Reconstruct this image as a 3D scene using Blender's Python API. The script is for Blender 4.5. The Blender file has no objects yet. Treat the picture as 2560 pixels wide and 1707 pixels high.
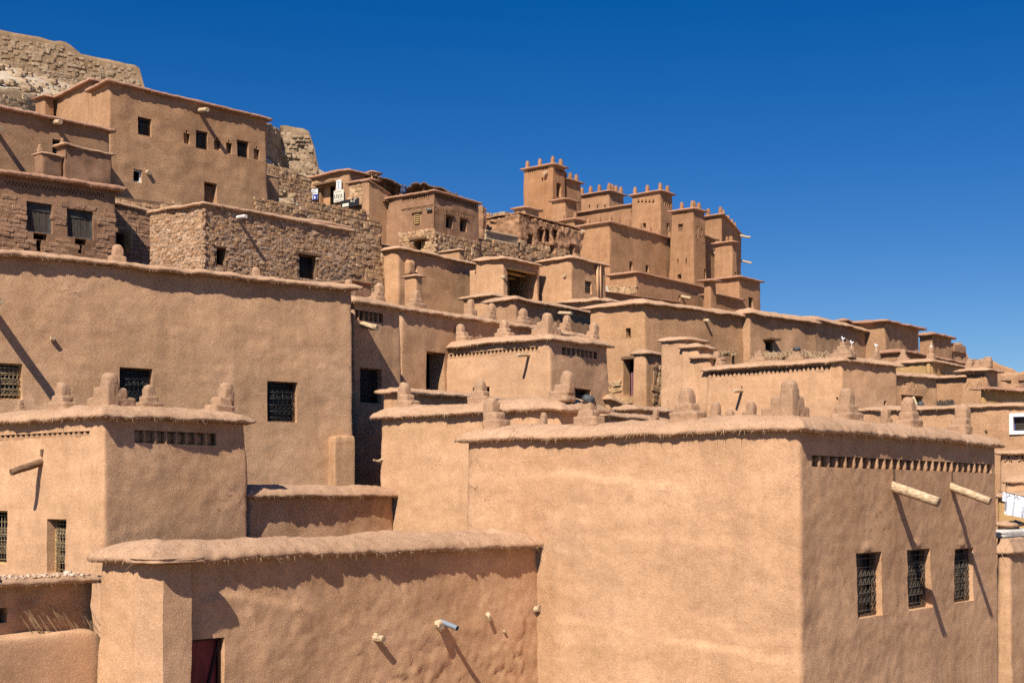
import bpy, bmesh, math, random
import numpy as np
from mathutils import Vector, Matrix

# ------------------------------------------------------------------ camera, sky, sun, exposure
F = 3450.0          # focal length in photo pixels (2560 wide)
HY = 1240.0         # horizon row in the photo
CZ = 8.0            # eye height
SUN_EL, SUN_TO = math.radians(46), (-0.34, -0.940)
scene = bpy.context.scene
cam_d = bpy.data.cameras.new('camera'); cam = bpy.data.objects.new('camera', cam_d)
scene.collection.objects.link(cam); scene.camera = cam
cam.location = (0, 0, CZ); cam.rotation_euler = (math.radians(90), 0, 0)
cam_d.sensor_width = 36; cam_d.lens = 36 * F / 2560; cam_d.shift_y = (HY - 853.5) / 2560
cam_d.clip_start = 0.1; cam_d.clip_end = 9000
world = bpy.data.worlds.new('World'); scene.world = world; world.use_nodes = True
wn = world.node_tree.nodes; wl = world.node_tree.links; wn.clear()
sky = wn.new('ShaderNodeTexSky'); sky.sky_type = 'NISHITA'; sky.sun_disc = False
sky.sun_elevation = SUN_EL; sky.sun_rotation = math.atan2(SUN_TO[0], SUN_TO[1])
sky.altitude = 1300; sky.air_density = 1.0; sky.dust_density = 0.6; sky.ozone_density = 3.0
hs = wn.new('ShaderNodeHueSaturation'); hs.inputs['Saturation'].default_value = 1.45; hs.inputs['Value'].default_value = 1.40; hs.inputs['Hue'].default_value = 0.513
bgn = wn.new('ShaderNodeBackground'); bgn.inputs['Strength'].default_value = 0.050
wo = wn.new('ShaderNodeOutputWorld')
wl.new(sky.outputs[0], hs.inputs['Color']); wl.new(hs.outputs[0], bgn.inputs[0]); wl.new(bgn.outputs[0], wo.inputs[0])
sun_d = bpy.data.lights.new('sun', 'SUN'); sun_d.energy = 5.0; sun_d.angle = math.radians(0.5); sun_d.color = (1.0, 0.93, 0.82)
sun = bpy.data.objects.new('sun', sun_d); scene.collection.objects.link(sun)
sv = Vector((SUN_TO[0] * math.cos(SUN_EL), SUN_TO[1] * math.cos(SUN_EL), math.sin(SUN_EL)))
sun.rotation_euler = sv.to_track_quat('Z', 'Y').to_euler(); sun.location = (-20, -40, 60)
vs = scene.view_settings; vs.view_transform = 'Standard'; vs.look = 'None'; vs.gamma = 1; vs.exposure = 0.34
vs.use_curve_mapping = False
scene.cycles.max_bounces = 4; scene.cycles.diffuse_bounces = 1
scene.cycles.use_denoising = False
R = random.Random(7)

# ------------------------------------------------------------------ numpy noise
def _h(ix, iy, iz, seed):
    n = (ix * 374761393 + iy * 668265263 + iz * 2147483647 * 31 + seed * 974634777) & 0xffffffff
    n = ((n ^ (n >> 13)) * 1274126177) & 0xffffffff
    n = n ^ (n >> 16)
    return (n & 0xffff) / 32767.5 - 1.0
def vnoise(p, seed=0):
    p = np.asarray(p, float); i = np.floor(p).astype(np.int64); f = p - i; f = f * f * f * (f * (f * 6 - 15) + 10)
    out = 0
    for dx in (0, 1):
        wx = f[:, 0] if dx else 1 - f[:, 0]
        for dy in (0, 1):
            wy = f[:, 1] if dy else 1 - f[:, 1]
            for dz in (0, 1):
                wz = f[:, 2] if dz else 1 - f[:, 2]
                out = out + wx * wy * wz * _h(i[:, 0] + dx, i[:, 1] + dy, i[:, 2] + dz, seed)
    return out
def fbm(p, octv=3, seed=0, gain=0.5):
    p = np.asarray(p, float); a = 1.0; s = 0
    for k in range(octv):
        s = s + a * vnoise(p * (2.03 ** k) + 17.3 * k, seed + k); a *= gain
    return s

# ------------------------------------------------------------------ materials
MATS = {}
def nodes(name, rough=0.95, spec=0.15):
    m = bpy.data.materials.new(name); m.use_nodes = True; n = m.node_tree.nodes; l = m.node_tree.links
    b = n['Principled BSDF']; b.inputs['Roughness'].default_value = rough; b.inputs['Specular IOR Level'].default_value = spec
    MATS[name] = m
    return m, n, l, b
def ramp(n, pts):
    r = n.new('ShaderNodeValToRGB'); e = r.color_ramp.elements
    while len(e) < len(pts): e.new(0.5)
    for k, (p, c) in enumerate(pts): e[k].position = p; e[k].color = (*c, 1) if len(c) == 3 else c
    return r
def noise(n, l, vec, scale, detail=4, rough=0.55, dist=0.0):
    t = n.new('ShaderNodeTexNoise'); t.inputs['Scale'].default_value = scale; t.inputs['Detail'].default_value = detail
    t.inputs['Roughness'].default_value = rough; t.inputs['Distortion'].default_value = dist
    if vec is not None: l.new(vec, t.inputs['Vector'])
    return t
def mixc(n, l, fac, a, b, mode='MIX'):
    m = n.new('ShaderNodeMix'); m.data_type = 'RGBA'; m.blend_type = mode
    for sock, v in ((m.inputs[0], fac), (m.inputs[6], a), (m.inputs[7], b)):
        if isinstance(v, (int, float)): sock.default_value = v
        elif isinstance(v, tuple): sock.default_value = (*v, 1)
        else: l.new(v, sock)
    return m.outputs[2]
def bump(n, l, h, strength, dist, prev=None):
    b = n.new('ShaderNodeBump'); b.inputs['Strength'].default_value = strength; b.inputs['Distance'].default_value = dist
    l.new(h, b.inputs['Height'])
    if prev is not None: l.new(prev, b.inputs['Normal'])
    return b.outputs[0]
def mul(c, k): return tuple(x * k for x in c)
def mud(name, col, k=1.0, straw=0.5, dirt=0.5, bs=1.0, warm=(1.05, 0.97, 0.90)):
    """earth plaster: col albedo, k size of grain (1 = near), straw flecks, patchiness"""
    m, n, l, b = nodes(name)
    tc = n.new('ShaderNodeTexCoord'); v = tc.outputs['Object']
    big = noise(n, l, v, 0.55 / k ** 0.5, 4, 0.6, 0.6)
    r1 = ramp(n, [(0.28, mul(col, 0.86)), (0.5, col), (0.72, tuple(min(0.9, c * w * 1.14) for c, w in zip(col, (1, 1.02, 1.06))))])
    l.new(big.outputs['Fac'], r1.inputs[0])
    mp = n.new('ShaderNodeMapping'); l.new(v, mp.inputs[0]); mp.inputs['Scale'].default_value = (2.2, 2.2, 0.28)
    st = noise(n, l, mp.outputs[0], 1.1, 4, 0.6)
    r2 = ramp(n, [(0.36, (0.76, 0.74, 0.73)), (0.54, (1, 1, 1)), (0.75, (1.0, 1.0, 1.0))]); l.new(st.outputs['Fac'], r2.inputs[0])
    mh_ = n.new('ShaderNodeMapping'); l.new(v, mh_.inputs[0]); mh_.inputs['Scale'].default_value = (0.5, 0.5, 2.4)
    hb = noise(n, l, mh_.outputs[0], 1.3 / k ** 0.5, 5, 0.65, 0.9)
    r2b = ramp(n, [(0.34, (0.91, 0.90, 0.885)), (0.5, (1, 1, 1)), (0.66, (1.07, 1.085, 1.11))]); l.new(hb.outputs['Fac'], r2b.inputs[0])
    pw = noise(n, l, v, 1.6 / k ** 0.5, 4, 0.6); pv = n.new('ShaderNodeVectorMath'); pv.operation = 'MULTIPLY_ADD'; l.new(pw.outputs['Color'], pv.inputs[0]); pv.inputs[1].default_value = (1.3, 1.3, 1.3); l.new(v, pv.inputs[2])
    pc = n.new('ShaderNodeTexVoronoi'); pc.inputs['Scale'].default_value = 0.55 / k ** 0.35; l.new(pv.outputs[0], pc.inputs['Vector'])
    ps = n.new('ShaderNodeSeparateColor'); l.new(pc.outputs['Color'], ps.inputs[0])
    rpa = ramp(n, [(0.0, (0.90, 0.885, 0.87)), (0.35, (0.98, 0.975, 0.97)), (0.7, (1.03, 1.035, 1.045)), (1.0, (1.10, 1.115, 1.14))]); l.new(ps.outputs[0], rpa.inputs[0])
    r1o = mixc(n, l, 0.9 if dirt > 0.3 else 0.4, r1.outputs[0], rpa.outputs[0], 'MULTIPLY')
    pl_ = noise(n, l, v, 0.9 / k ** 0.5, 6, 0.7, 1.2); rl = ramp(n, [(0.56, (0, 0, 0)), (0.72, (0.55, 0.55, 0.55))]); l.new(pl_.outputs['Fac'], rl.inputs[0])
    r1p = mixc(n, l, rl.outputs[0], r1o, tuple(min(.9, x * w) for x, w in zip(col, (1.16, 1.22, 1.34))))
    c0 = mixc(n, l, dirt, r1p, r2.outputs[0], 'MULTIPLY')
    c1 = mixc(n, l, 0.85, c0, r2b.outputs[0], 'MULTIPLY')
    med = noise(n, l, v, 5.0 / k, 6, 0.65, 0.3)
    r3 = ramp(n, [(0.34, (0.88, 0.87, 0.86)), (0.52, (1, 1, 1)), (0.70, (1.08, 1.07, 1.06))]); l.new(med.outputs['Fac'], r3.inputs[0])
    c2 = mixc(n, l, 0.8, c1, r3.outputs[0], 'MULTIPLY')
    # straw flecks: thin, twisted, pale; plus dark pits
    fl = noise(n, l, v, 48.0 / k, 3, 0.6, 1.6)
    rf = ramp(n, [(0.56, (0, 0, 0)), (0.63, (1, 1, 1)), (0.66, (1, 1, 1)), (0.72, (0.2, 0.2, 0.2))]); l.new(fl.outputs['Fac'], rf.inputs[0])
    gr = noise(n, l, v, 26.0 / k, 5, 0.8, 0.3); rg = ramp(n, [(0.32, (0.78, 0.75, 0.73)), (0.5, (1, 1, 1)), (0.68, (1.13, 1.14, 1.16))]); l.new(gr.outputs['Fac'], rg.inputs[0])
    c2 = mixc(n, l, 0.75, c2, rg.outputs[0], 'MULTIPLY')
    fm = n.new('ShaderNodeMath'); fm.operation = 'MULTIPLY'; fm.inputs[1].default_value = 0.5 * straw; l.new(rf.outputs[0], fm.inputs[0])
    c3 = mixc(n, l, fm.outputs[0], c2, tuple(min(0.92, c * w) for c, w in zip(col, (1.45, 1.5, 1.6))))
    pit = noise(n, l, v, 75.0 / k, 3, 0.65, 0.4)
    rp = ramp(n, [(0.30, (0.55, 0.50, 0.46)), (0.42, (1, 1, 1))]); l.new(pit.outputs['Fac'], rp.inputs[0])
    c4 = mixc(n, l, 0.7, c3, rp.outputs[0], 'MULTIPLY')
    oi = n.new('ShaderNodeObjectInfo')
    rt = ramp(n, [(0.0, (0.92, 0.91, 0.92)), (0.35, (1.0, 0.98, 0.95)), (0.7, (1.03, 1.03, 1.04)), (1.0, (0.98, 0.94, 0.90))] if k < 1.9 else [(0.0, (0.82, 0.81, 0.82)), (0.3, (0.98, 0.95, 0.90)), (0.65, (1.05, 1.06, 1.08)), (1.0, (0.93, 0.86, 0.78))]); l.new(oi.outputs['Random'], rt.inputs[0])
    c5 = mixc(n, l, 1.0 if dirt > 0.3 else 0.35, c4, rt.outputs[0], 'MULTIPLY')
    cw = noise(n, l, v, 2.5 / k, 3, 0.6); cv = n.new('ShaderNodeVectorMath'); cv.operation = 'ADD'; l.new(v, cv.inputs[0]); l.new(cw.outputs['Color'], cv.inputs[1])
    vo = n.new('ShaderNodeTexVoronoi'); vo.feature = 'DISTANCE_TO_EDGE'; vo.inputs['Scale'].default_value = 1.3 / k ** 0.5; l.new(cv.outputs[0], vo.inputs['Vector'])
    rc = ramp(n, [(0.005, (0.48, 0.45, 0.43)), (0.014, (1, 1, 1))]); l.new(vo.outputs['Distance'], rc.inputs[0])
    rm = ramp(n, [(0.56, (0, 0, 0)), (0.66, (1, 1, 1))]); l.new(big.outputs['Fac'], rm.inputs[0])
    c6 = mixc(n, l, rm.outputs[0], c5, mixc(n, l, 0.8, c5, rc.outputs[0], 'MULTIPLY'))
    l.new(c6, b.inputs['Base Color'])
    n1 = bump(n, l, med.outputs['Fac'], 0.13 * bs, 0.05 * k)
    cr = noise(n, l, v, 52.0 / k, 6, 0.75, 0.1)
    n2 = bump(n, l, cr.outputs['Fac'], 0.8 * bs, 0.012 * k, n1)
    n3 = bump(n, l, fl.outputs['Fac'], 0.6 * bs, 0.010 * k, n2)
    l.new(n3, b.inputs['Normal'])
    return m
NEAR = (0.640, 0.378, 0.211); MID = (0.580, 0.333, 0.180); FAR = (0.455, 0.246, 0.130)
mud('mud_near', NEAR, 1.0, 1.0, 0.45, 1.0)
mud('mud_left', mul(NEAR, 0.93), 1.3, 0.5, 0.6, 1.1)
mud('mud_mid', MID, 2.0, 0.4, 0.5, 1.0)
mud('mud_far', FAR, 4.0, 0.25, 0.5, 0.9)
mud('mud_up', mul(MID, 0.86), 2.4, 0.3, 0.5, 1.1)
mud('mud_ochre', (0.66, 0.41, 0.18), 2.2, 0.4, 0.5, 0.8)
mud('mud_red', (0.46, 0.255, 0.142), 2.6, 0.2, 0.7, 1.2)
mud('straw_near', (0.57, 0.35, 0.21), 0.8, 1.5, 0.2, 1.5)
mud('straw_mid', (0.57, 0.35, 0.21), 1.6, 1.3, 0.2, 1.4)
mud('straw_far', (0.50, 0.275, 0.175), 3.5, 0.5, 0.3, 0.9)
mud('adobe', (0.345, 0.195, 0.115), 1.6, 0.3, 0.7, 1.5)
mud('mortar', (0.22, 0.135, 0.08), 1.6, 0.1, 0.6, 1.2)
mud('plaster_white', (0.72, 0.66, 0.58), 1.5, 0.2, 0.5, 0.8)

def stone_mat(name, cols, bs=1.0, k=1.0):
    m, n, l, b = nodes(name, 0.9, 0.2)
    oi = n.new('ShaderNodeObjectInfo'); ge = n.new('ShaderNodeNewGeometry')
    ad = n.new('ShaderNodeMath'); ad.operation = 'ADD'; l.new(oi.outputs['Random'], ad.inputs[0]); l.new(ge.outputs['Random Per Island'], ad.inputs[1])
    fr = n.new('ShaderNodeMath'); fr.operation = 'FRACT'; l.new(ad.outputs[0], fr.inputs[0])
    r = ramp(n, [(i / (len(cols) - 1), c) for i, c in enumerate(cols)]); l.new(fr.outputs[0], r.inputs[0])
    tc = n.new('ShaderNodeTexCoord')
    t = noise(n, l, tc.outputs['Generated'] if False else ge.outputs['Position'], 7.0 / k, 6, 0.65, 0.4)
    r2 = ramp(n, [(0.30, (0.62, 0.60, 0.58)), (0.5, (1, 1, 1)), (0.7, (1.15, 1.13, 1.1))]); l.new(t.outputs['Fac'], r2.inputs[0])
    l.new(mixc(n, l, 0.9, r.outputs[0], r2.outputs[0], 'MULTIPLY'), b.inputs['Base Color'])
    l.new(bump(n, l, t.outputs['Fac'], 0.8 * bs, 0.04 * k), b.inputs['Normal'])
stone_mat('stone_grey', [(0.474, 0.284, 0.156), (0.342, 0.201, 0.113), (0.530, 0.346, 0.214), (0.399, 0.213, 0.106), (0.588, 0.393, 0.253), (0.322, 0.220, 0.153), (0.474, 0.271, 0.138)])
stone_mat('stone_warm', [(0.516, 0.318, 0.164), (0.428, 0.248, 0.130), (0.596, 0.397, 0.229), (0.367, 0.214, 0.119), (0.546, 0.348, 0.199)])
stone_mat('stone_hill', [(0.439, 0.312, 0.194), (0.361, 0.246, 0.151), (0.486, 0.357, 0.233), (0.321, 0.216, 0.127)], 1.2, 2.0)
stone_mat('brick_adobe', [(0.40, 0.225, 0.13), (0.32, 0.18, 0.108), (0.44, 0.26, 0.155), (0.36, 0.195, 0.112)], 1.4)
stone_mat('pebble', [(0.62, 0.42, 0.27), (0.50, 0.33, 0.21), (0.74, 0.58, 0.44), (0.44, 0.29, 0.20)])
def flat(name, col, rough=0.7, spec=0.3, var=0.25, sc=6.0, metal=0.0, stretch=None, bs=0.3):
    m, n, l, b = nodes(name, rough, spec); b.inputs['Metallic'].default_value = metal
    tc = n.new('ShaderNodeTexCoord'); v = tc.outputs['Object']
    if stretch:
        mp = n.new('ShaderNodeMapping'); l.new(v, mp.inputs[0]); mp.inputs['Scale'].default_value = stretch; v = mp.outputs[0]
    t = noise(n, l, v, sc, 5, 0.6, 0.3)
    r = ramp(n, [(0.28, mul(col, 1 - var * 1.3)), (0.5, col), (0.72, tuple(min(1, c * (1 + var)) for c in col))]); l.new(t.outputs['Fac'], r.inputs[0])
    l.new(r.outputs[0], b.inputs['Base Color'])
    if bs: l.new(bump(n, l, t.outputs['Fac'], bs, 0.01), b.inputs['Normal'])
    return m
flat('wood_pale', (0.55, 0.39, 0.24), 0.8, 0.2, 0.5, 16, stretch=(1, 1, 3.0), bs=1.0)
flat('wood_brown', (0.20, 0.115, 0.065), 0.8, 0.2, 0.4, 8, stretch=(1, 1, 5), bs=0.6)
flat('wood_grey', (0.085, 0.068, 0.055), 0.85, 0.15, 0.45, 5, stretch=(7, 7, 0.7), bs=0.8)
flat('wood_yellow', (0.55, 0.36, 0.16), 0.7, 0.2, 0.3, 8, bs=0.5)
flat('reed', (0.40, 0.27, 0.15), 0.9, 0.1, 0.5, 5, bs=0.4)
flat('reed_dark', (0.19, 0.12, 0.075), 0.95, 0.1, 0.5, 5, bs=0.4)
flat('straw_blade', (0.52, 0.35, 0.21), 0.85, 0.15, 0.3, 12, bs=0)
flat('iron', (0.016, 0.015, 0.015), 0.45, 0.5, 0.4, 20, bs=0.2)
flat('iron_yellow', (0.30, 0.215, 0.12), 0.5, 0.4, 0.35, 20, bs=0.2)
flat('iron_pale', (0.13, 0.105, 0.08), 0.5, 0.4, 0.35, 20, bs=0.2)
flat('glass_dark', (0.012, 0.015, 0.02), 0.25, 0.18, 0.3, 2, bs=0)
flat('dark_room', (0.012, 0.009, 0.007), 1.0, 0.0, 0.3, 2, bs=0)  # near-black colour standing in for the shade of unlit interiors
flat('door_red', (0.20, 0.032, 0.028), 0.6, 0.3, 0.4, 3, stretch=(4, 4, 0.6), bs=0.4)
flat('door_trim', (0.035, 0.012, 0.012), 0.6, 0.3, 0.3, 6, bs=0.3)
flat('door_purple', (0.23, 0.10, 0.115), 0.6, 0.3, 0.3, 5, stretch=(4, 4, 0.6), bs=0.3)
flat('teal_faded', (0.085, 0.085, 0.078), 0.85, 0.15, 0.5, 3, stretch=(1, 1, 3), bs=0.4)
flat('white_paint', (0.80, 0.80, 0.80), 0.6, 0.3, 0.08, 4, bs=0.1)
flat('blue_paint', (0.035, 0.06, 0.30), 0.5, 0.3, 0.15, 6, bs=0)
flat('black_paint', (0.02, 0.02, 0.022), 0.5, 0.3, 0.2, 6, bs=0)
flat('ink', (0.09, 0.085, 0.08), 0.7, 0.2, 0.2, 6, bs=0)
flat('paper_cream', (0.74, 0.68, 0.55), 0.8, 0.2, 0.1, 8, bs=0)
flat('pvc', (0.23, 0.27, 0.32), 0.4, 0.4, 0.12, 8, bs=0)
flat('tin', (0.09, 0.092, 0.095), 0.65, 0.3, 0.5, 14, metal=0.3, bs=0.4)
flat('terracotta', (0.60, 0.19, 0.045), 0.6, 0.3, 0.2, 8, bs=0.2)
flat('glaze_cream', (0.66, 0.55, 0.32), 0.35, 0.4, 0.25, 10, bs=0.1)
flat('tarp_blue', (0.02, 0.035, 0.085), 0.6, 0.3, 0.3, 4, bs=0.2)
flat('white_bird', (0.85, 0.85, 0.85), 0.5, 0.3, 0.05, 4, bs=0)
# printed cloth: white with a grid of small grey motifs
m, n, l, b = nodes('cloth', 0.85, 0.1); tc = n.new('ShaderNodeTexCoord')
vo = n.new('ShaderNodeTexVoronoi'); vo.inputs['Scale'].default_value = 14; vo.inputs['Randomness'].default_value = 0.15; l.new(tc.outputs['Object'], vo.inputs['Vector'])
r = ramp(n, [(0.16, (0.30, 0.32, 0.42)), (0.26, (0.80, 0.81, 0.86))]); l.new(vo.outputs['Distance'], r.inputs[0]); l.new(r.outputs[0], b.inputs['Base Color'])
# hillside: brown village earth below, pale limestone scree above
m, n, l, b = nodes('hill_earth', 0.95, 0.1); tc = n.new('ShaderNodeTexCoord'); v = tc.outputs['Object']
t1 = noise(n, l, v, 0.25, 8, 0.65, 0.5); t2 = noise(n, l, v, 2.2, 8, 0.7, 0.3)
ra = ramp(n, [(0.3, (0.40, 0.29, 0.19)), (0.5, (0.58, 0.47, 0.34)), (0.7, (0.72, 0.62, 0.48))]); l.new(t2.outputs['Fac'], ra.inputs[0])
rb = ramp(n, [(0.3, (0.20, 0.13, 0.08)), (0.5, (0.27, 0.17, 0.10)), (0.7, (0.33, 0.215, 0.13))]); l.new(t2.outputs['Fac'], rb.inputs[0])
sx = n.new('ShaderNodeSeparateXYZ'); l.new(v, sx.inputs[0])
hh = n.new('ShaderNodeMath'); hh.operation = 'MULTIPLY_ADD'; hh.inputs[1].default_value = 0.14; hh.inputs[2].default_value = -2.9; l.new(sx.outputs['Z'], hh.inputs[0])
ha = n.new('ShaderNodeMath'); ha.operation = 'ADD'; ha.use_clamp = True; l.new(hh.outputs[0], ha.inputs[0]); l.new(t1.outputs['Fac'], ha.inputs[1])
l.new(mixc(n, l, ha.outputs[0], rb.outputs[0], ra.outputs[0]), b.inputs['Base Color'])
l.new(bump(n, l, t2.outputs['Fac'], 1.0, 0.25), b.inputs['Normal'])

# ------------------------------------------------------------------ object helpers
COL = scene.collection
BASE = {}
def empty(name, loc, label, cat, group=None):
    o = bpy.data.objects.new(name, None); COL.objects.link(o); o.location = loc; o.empty_display_size = 0.2
    o['label'] = label; o['category'] = cat; o['kind'] = 'thing'
    if group: o['group'] = group
    BASE[o] = np.array(loc, float)
    return o
def obj(name, V, Fc, mat, parent=None, smooth=True, kind=None):
    V = np.asarray(V, float)
    base = BASE[parent] if parent is not None else np.zeros(3)
    me = bpy.data.meshes.new(name); me.from_pydata((V - base).tolist(), [], Fc)
    me.materials.append(MATS[mat])
    if smooth: me.polygons.foreach_set('use_smooth', [True] * len(me.polygons))
    me.update()
    o = bpy.data.objects.new(name, me); COL.objects.link(o)
    if parent is not None: o.parent = parent
    BASE[o] = base
    if kind: o['kind'] = kind
    return o
class MB:
    def __init__(s): s.V = []; s.F = []; s.n = 0
    def add(s, V, Fc):
        V = np.asarray(V, float).reshape(-1, 3); s.V.append(V); s.F += [tuple(i + s.n for i in f) for f in Fc]; s.n += len(V)
    def build(s, name, mat, parent=None, smooth=False, kind=None):
        return obj(name, np.concatenate(s.V), s.F, mat, parent, smooth, kind)
    def box8(s, P): s.add(P, BOXF)
    def tube(s, p, q, r0, r1=None, n=8, rings=2, wob=0.0, cap=True, seed=0):
        p = np.array(p, float); q = np.array(q, float); r1 = r0 if r1 is None else r1
        d = q - p; L = np.linalg.norm(d) + 1e-9; d = d / L
        a = np.cross(d, (0, 0, 1.0) if abs(d[2]) < 0.9 else (1.0, 0, 0)); a /= np.linalg.norm(a); b_ = np.cross(d, a)
        V = []; rr = random.Random(seed)
        for k in range(rings):
            t = k / (rings - 1); r_ = r0 + (r1 - r0) * t
            off = (a * (rr.random() - .5) + b_ * (rr.random() - .5)) * wob
            for j in range(n):
                th = 2 * math.pi * j / n
                V.append(p + d * L * t + off + (a * math.cos(th) + b_ * math.sin(th)) * r_ * (1 + (rr.random() - .5) * wob * 4))
        Fc = [(k * n + j, k * n + (j + 1) % n, (k + 1) * n + (j + 1) % n, (k + 1) * n + j) for k in range(rings - 1) for j in range(n)]
        if cap: Fc += [tuple(range(n - 1, -1, -1)), tuple((rings - 1) * n + j for j in range(n))]
        s.add(V, Fc)
BOXF = [(0, 3, 2, 1), (4, 5, 6, 7), (0, 1, 5, 4), (1, 2, 6, 5), (2, 3, 7, 6), (3, 0, 4, 7)]
def sblock(c, h, p=5.0, n=4, amp=0.03, seed=0):
    """rounded block (superellipsoid) centre c, half sizes h"""
    V = []; Fc = []; idx = {}
    def vid(q):
        key = tuple(round(x, 5) for x in q)
        if key not in idx: idx[key] = len(V); V.append(key)
        return idx[key]
    for ax in range(3):
        for sg in (-1, 1):
            for i in range(n):
                for j in range(n):
                    cs = []
                    for (di, dj) in ((0, 0), (1, 0), (1, 1), (0, 1)):
                        a = -1 + 2 * (i + di) / n; b_ = -1 + 2 * (j + dj) / n
                        q = [0, 0, 0]; q[ax] = sg; q[(ax + 1) % 3] = a; q[(ax + 2) % 3] = b_
                        cs.append(vid(q))
                    Fc.append(tuple(cs) if sg > 0 else tuple(reversed(cs)))
    V = np.array(V); nr = (np.abs(V) ** p).sum(1) ** (1 / p); V = V / nr[:, None]
    V = V * (1 + amp * fbm(V * 1.7 + seed * 3.1, 2, seed)[:, None])
    return V * np.array(h) + np.array(c), Fc
def T(u): return (u - 1280.0) / F
def P(u, v, d): return np.array((T(u) * d, d, CZ + (HY - v) / F * d))

# shared meshes for repeated pieces
def mesh_of(name, V, Fc, mat, smooth=True):
    me = bpy.data.meshes.new(name); me.from_pydata(np.asarray(V).tolist(), [], Fc); me.materials.append(MATS[mat])
    if smooth: me.polygons.foreach_set('use_smooth', [True] * len(me.polygons))
    me.update(); return me
def inst(name, me, parent, loc, rz=0.0, scale=(1, 1, 1), rx=0.0, ry=0.0):
    o = bpy.data.objects.new(name, me); COL.objects.link(o); o.parent = parent
    o.location = Vector(np.asarray(loc, float) - BASE[parent]); o.rotation_euler = (rx, ry, rz); o.scale = scale
    BASE[o] = BASE[parent]
    return o
def rock(k):
    V, Fc = sblock((0, 0, 0), (1, 1, 1), (4.5, 7, 10)[k % 3], 2, 0.0, 0); rr = np.random.RandomState(100 + k)
    V = V * np.array((1.08, 1.0, 1.1)) + rr.uniform(-.17, .17, V.shape)
    return V, Fc
STONES = [rock(k) for k in range(12)]
BRICKS = [(lambda V, Fc: (V + np.random.RandomState(k).uniform(-.07, .07, V.shape), Fc))(*sblock((0, 0, 0), (1, 1, 1), 22, 2, 0.02, 51 + k)) for k in range(6)]
_sm = {}
def piece_mesh(kind, k, mat):
    key = (kind, k, mat)
    if key not in _sm:
        V, Fc = (STONES if kind == 'stone' else BRICKS)[k]
        _sm[key] = mesh_of(kind, V, Fc, mat, False)
    return _sm[key]
FIN = {}
def finial_mesh(kind, mat, var):
    key = (kind, mat, var)
    if key in FIN: return FIN[key]
    mb = MB(); rr = random.Random(hash((kind == 'x', var)) % 999 + len(kind) * 31 + var)
    j = lambda a: a * (0.9 + 0.2 * rr.random())
    def blk(x0, x1, y, z0, z1, p=5.0):
        V, Fc = sblock(((x0 + x1) / 2, y[0] / 2 + y[1] / 2, (z0 + z1) / 2), ((x1 - x0) / 2, (y[1] - y[0]) / 2, (z1 - z0) / 2), p * 1.5, 10, 0.04, rr.randrange(99))
        V = V + np.stack([fbm(V * 5 + 9 + var, 3, 1, .65), fbm(V * 5 + 30 + var, 3, 2, .65), fbm(V * 5 + 60 + var, 3, 3, .65)], 1) * .015
        mb.add(V, Fc)
    t = 0.20
    if kind == 'post':
        blk(-0.26, 0.26, (-0.26, 0.26), -0.1, 0.72, 7); blk(-0.23, 0.23, (-0.23, 0.23), 0.45, 1.0, 2.6)
    elif kind == 'spike':
        blk(-0.32, 0.32, (-0.3, 0.3), -0.15, 0.42, 5); blk(-0.19, 0.19, (-0.19, 0.19), 0.2, 1.0, 2.3)
    elif kind == 'cone':
        blk(-0.85, 0.85, (-0.5, 0.5), -0.2, 0.25); blk(-0.6, 0.6, (-0.4, 0.4), 0.1, 0.48); blk(-0.36, 0.36, (-0.3, 0.3), 0.35, 0.74); blk(-0.2, 0.2, (-0.2, 0.2), 0.6, 1.0, 2.8)
    elif kind == 'corner':
        blk(-0.22, 0.22, (-0.22, 0.22), -0.2, 0.80, 6); blk(-0.23, 0.23, (-0.23, 0.23), 0.5, 1.0, 1.8)
        blk(-0.55, 0.1, (-t, t), -0.2, 0.56); blk(-0.88, 0.0, (-t, t), -0.2, 0.27)
        blk(-t, t, (-0.1, 0.55), -0.2, 0.56); blk(-t, t, (0.0, 0.88), -0.2, 0.27)
    else:   # 'both', 'right', 'left': stepped slab along the edge
        xs = {'both': (1, 1), 'right': (0.30, 1.25), 'left': (1.25, 0.30)}[kind]
        blk(-j(0.54) * xs[0], j(0.54) * xs[1], (-0.34, 0.34), -0.2, 0.25)
        blk(-j(0.36) * xs[0], j(0.36) * xs[1], (-0.27, 0.27), -0.1, 0.50)
        blk(-0.22, 0.22, (-0.22, 0.22), 0.1, 0.86, 4.5); blk(-0.22, 0.22, (-0.22, 0.22), 0.45, 1.0, 1.75)
    FIN[key] = mesh_of('finial', np.concatenate(mb.V), mb.F, mat)
    return FIN[key]

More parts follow.
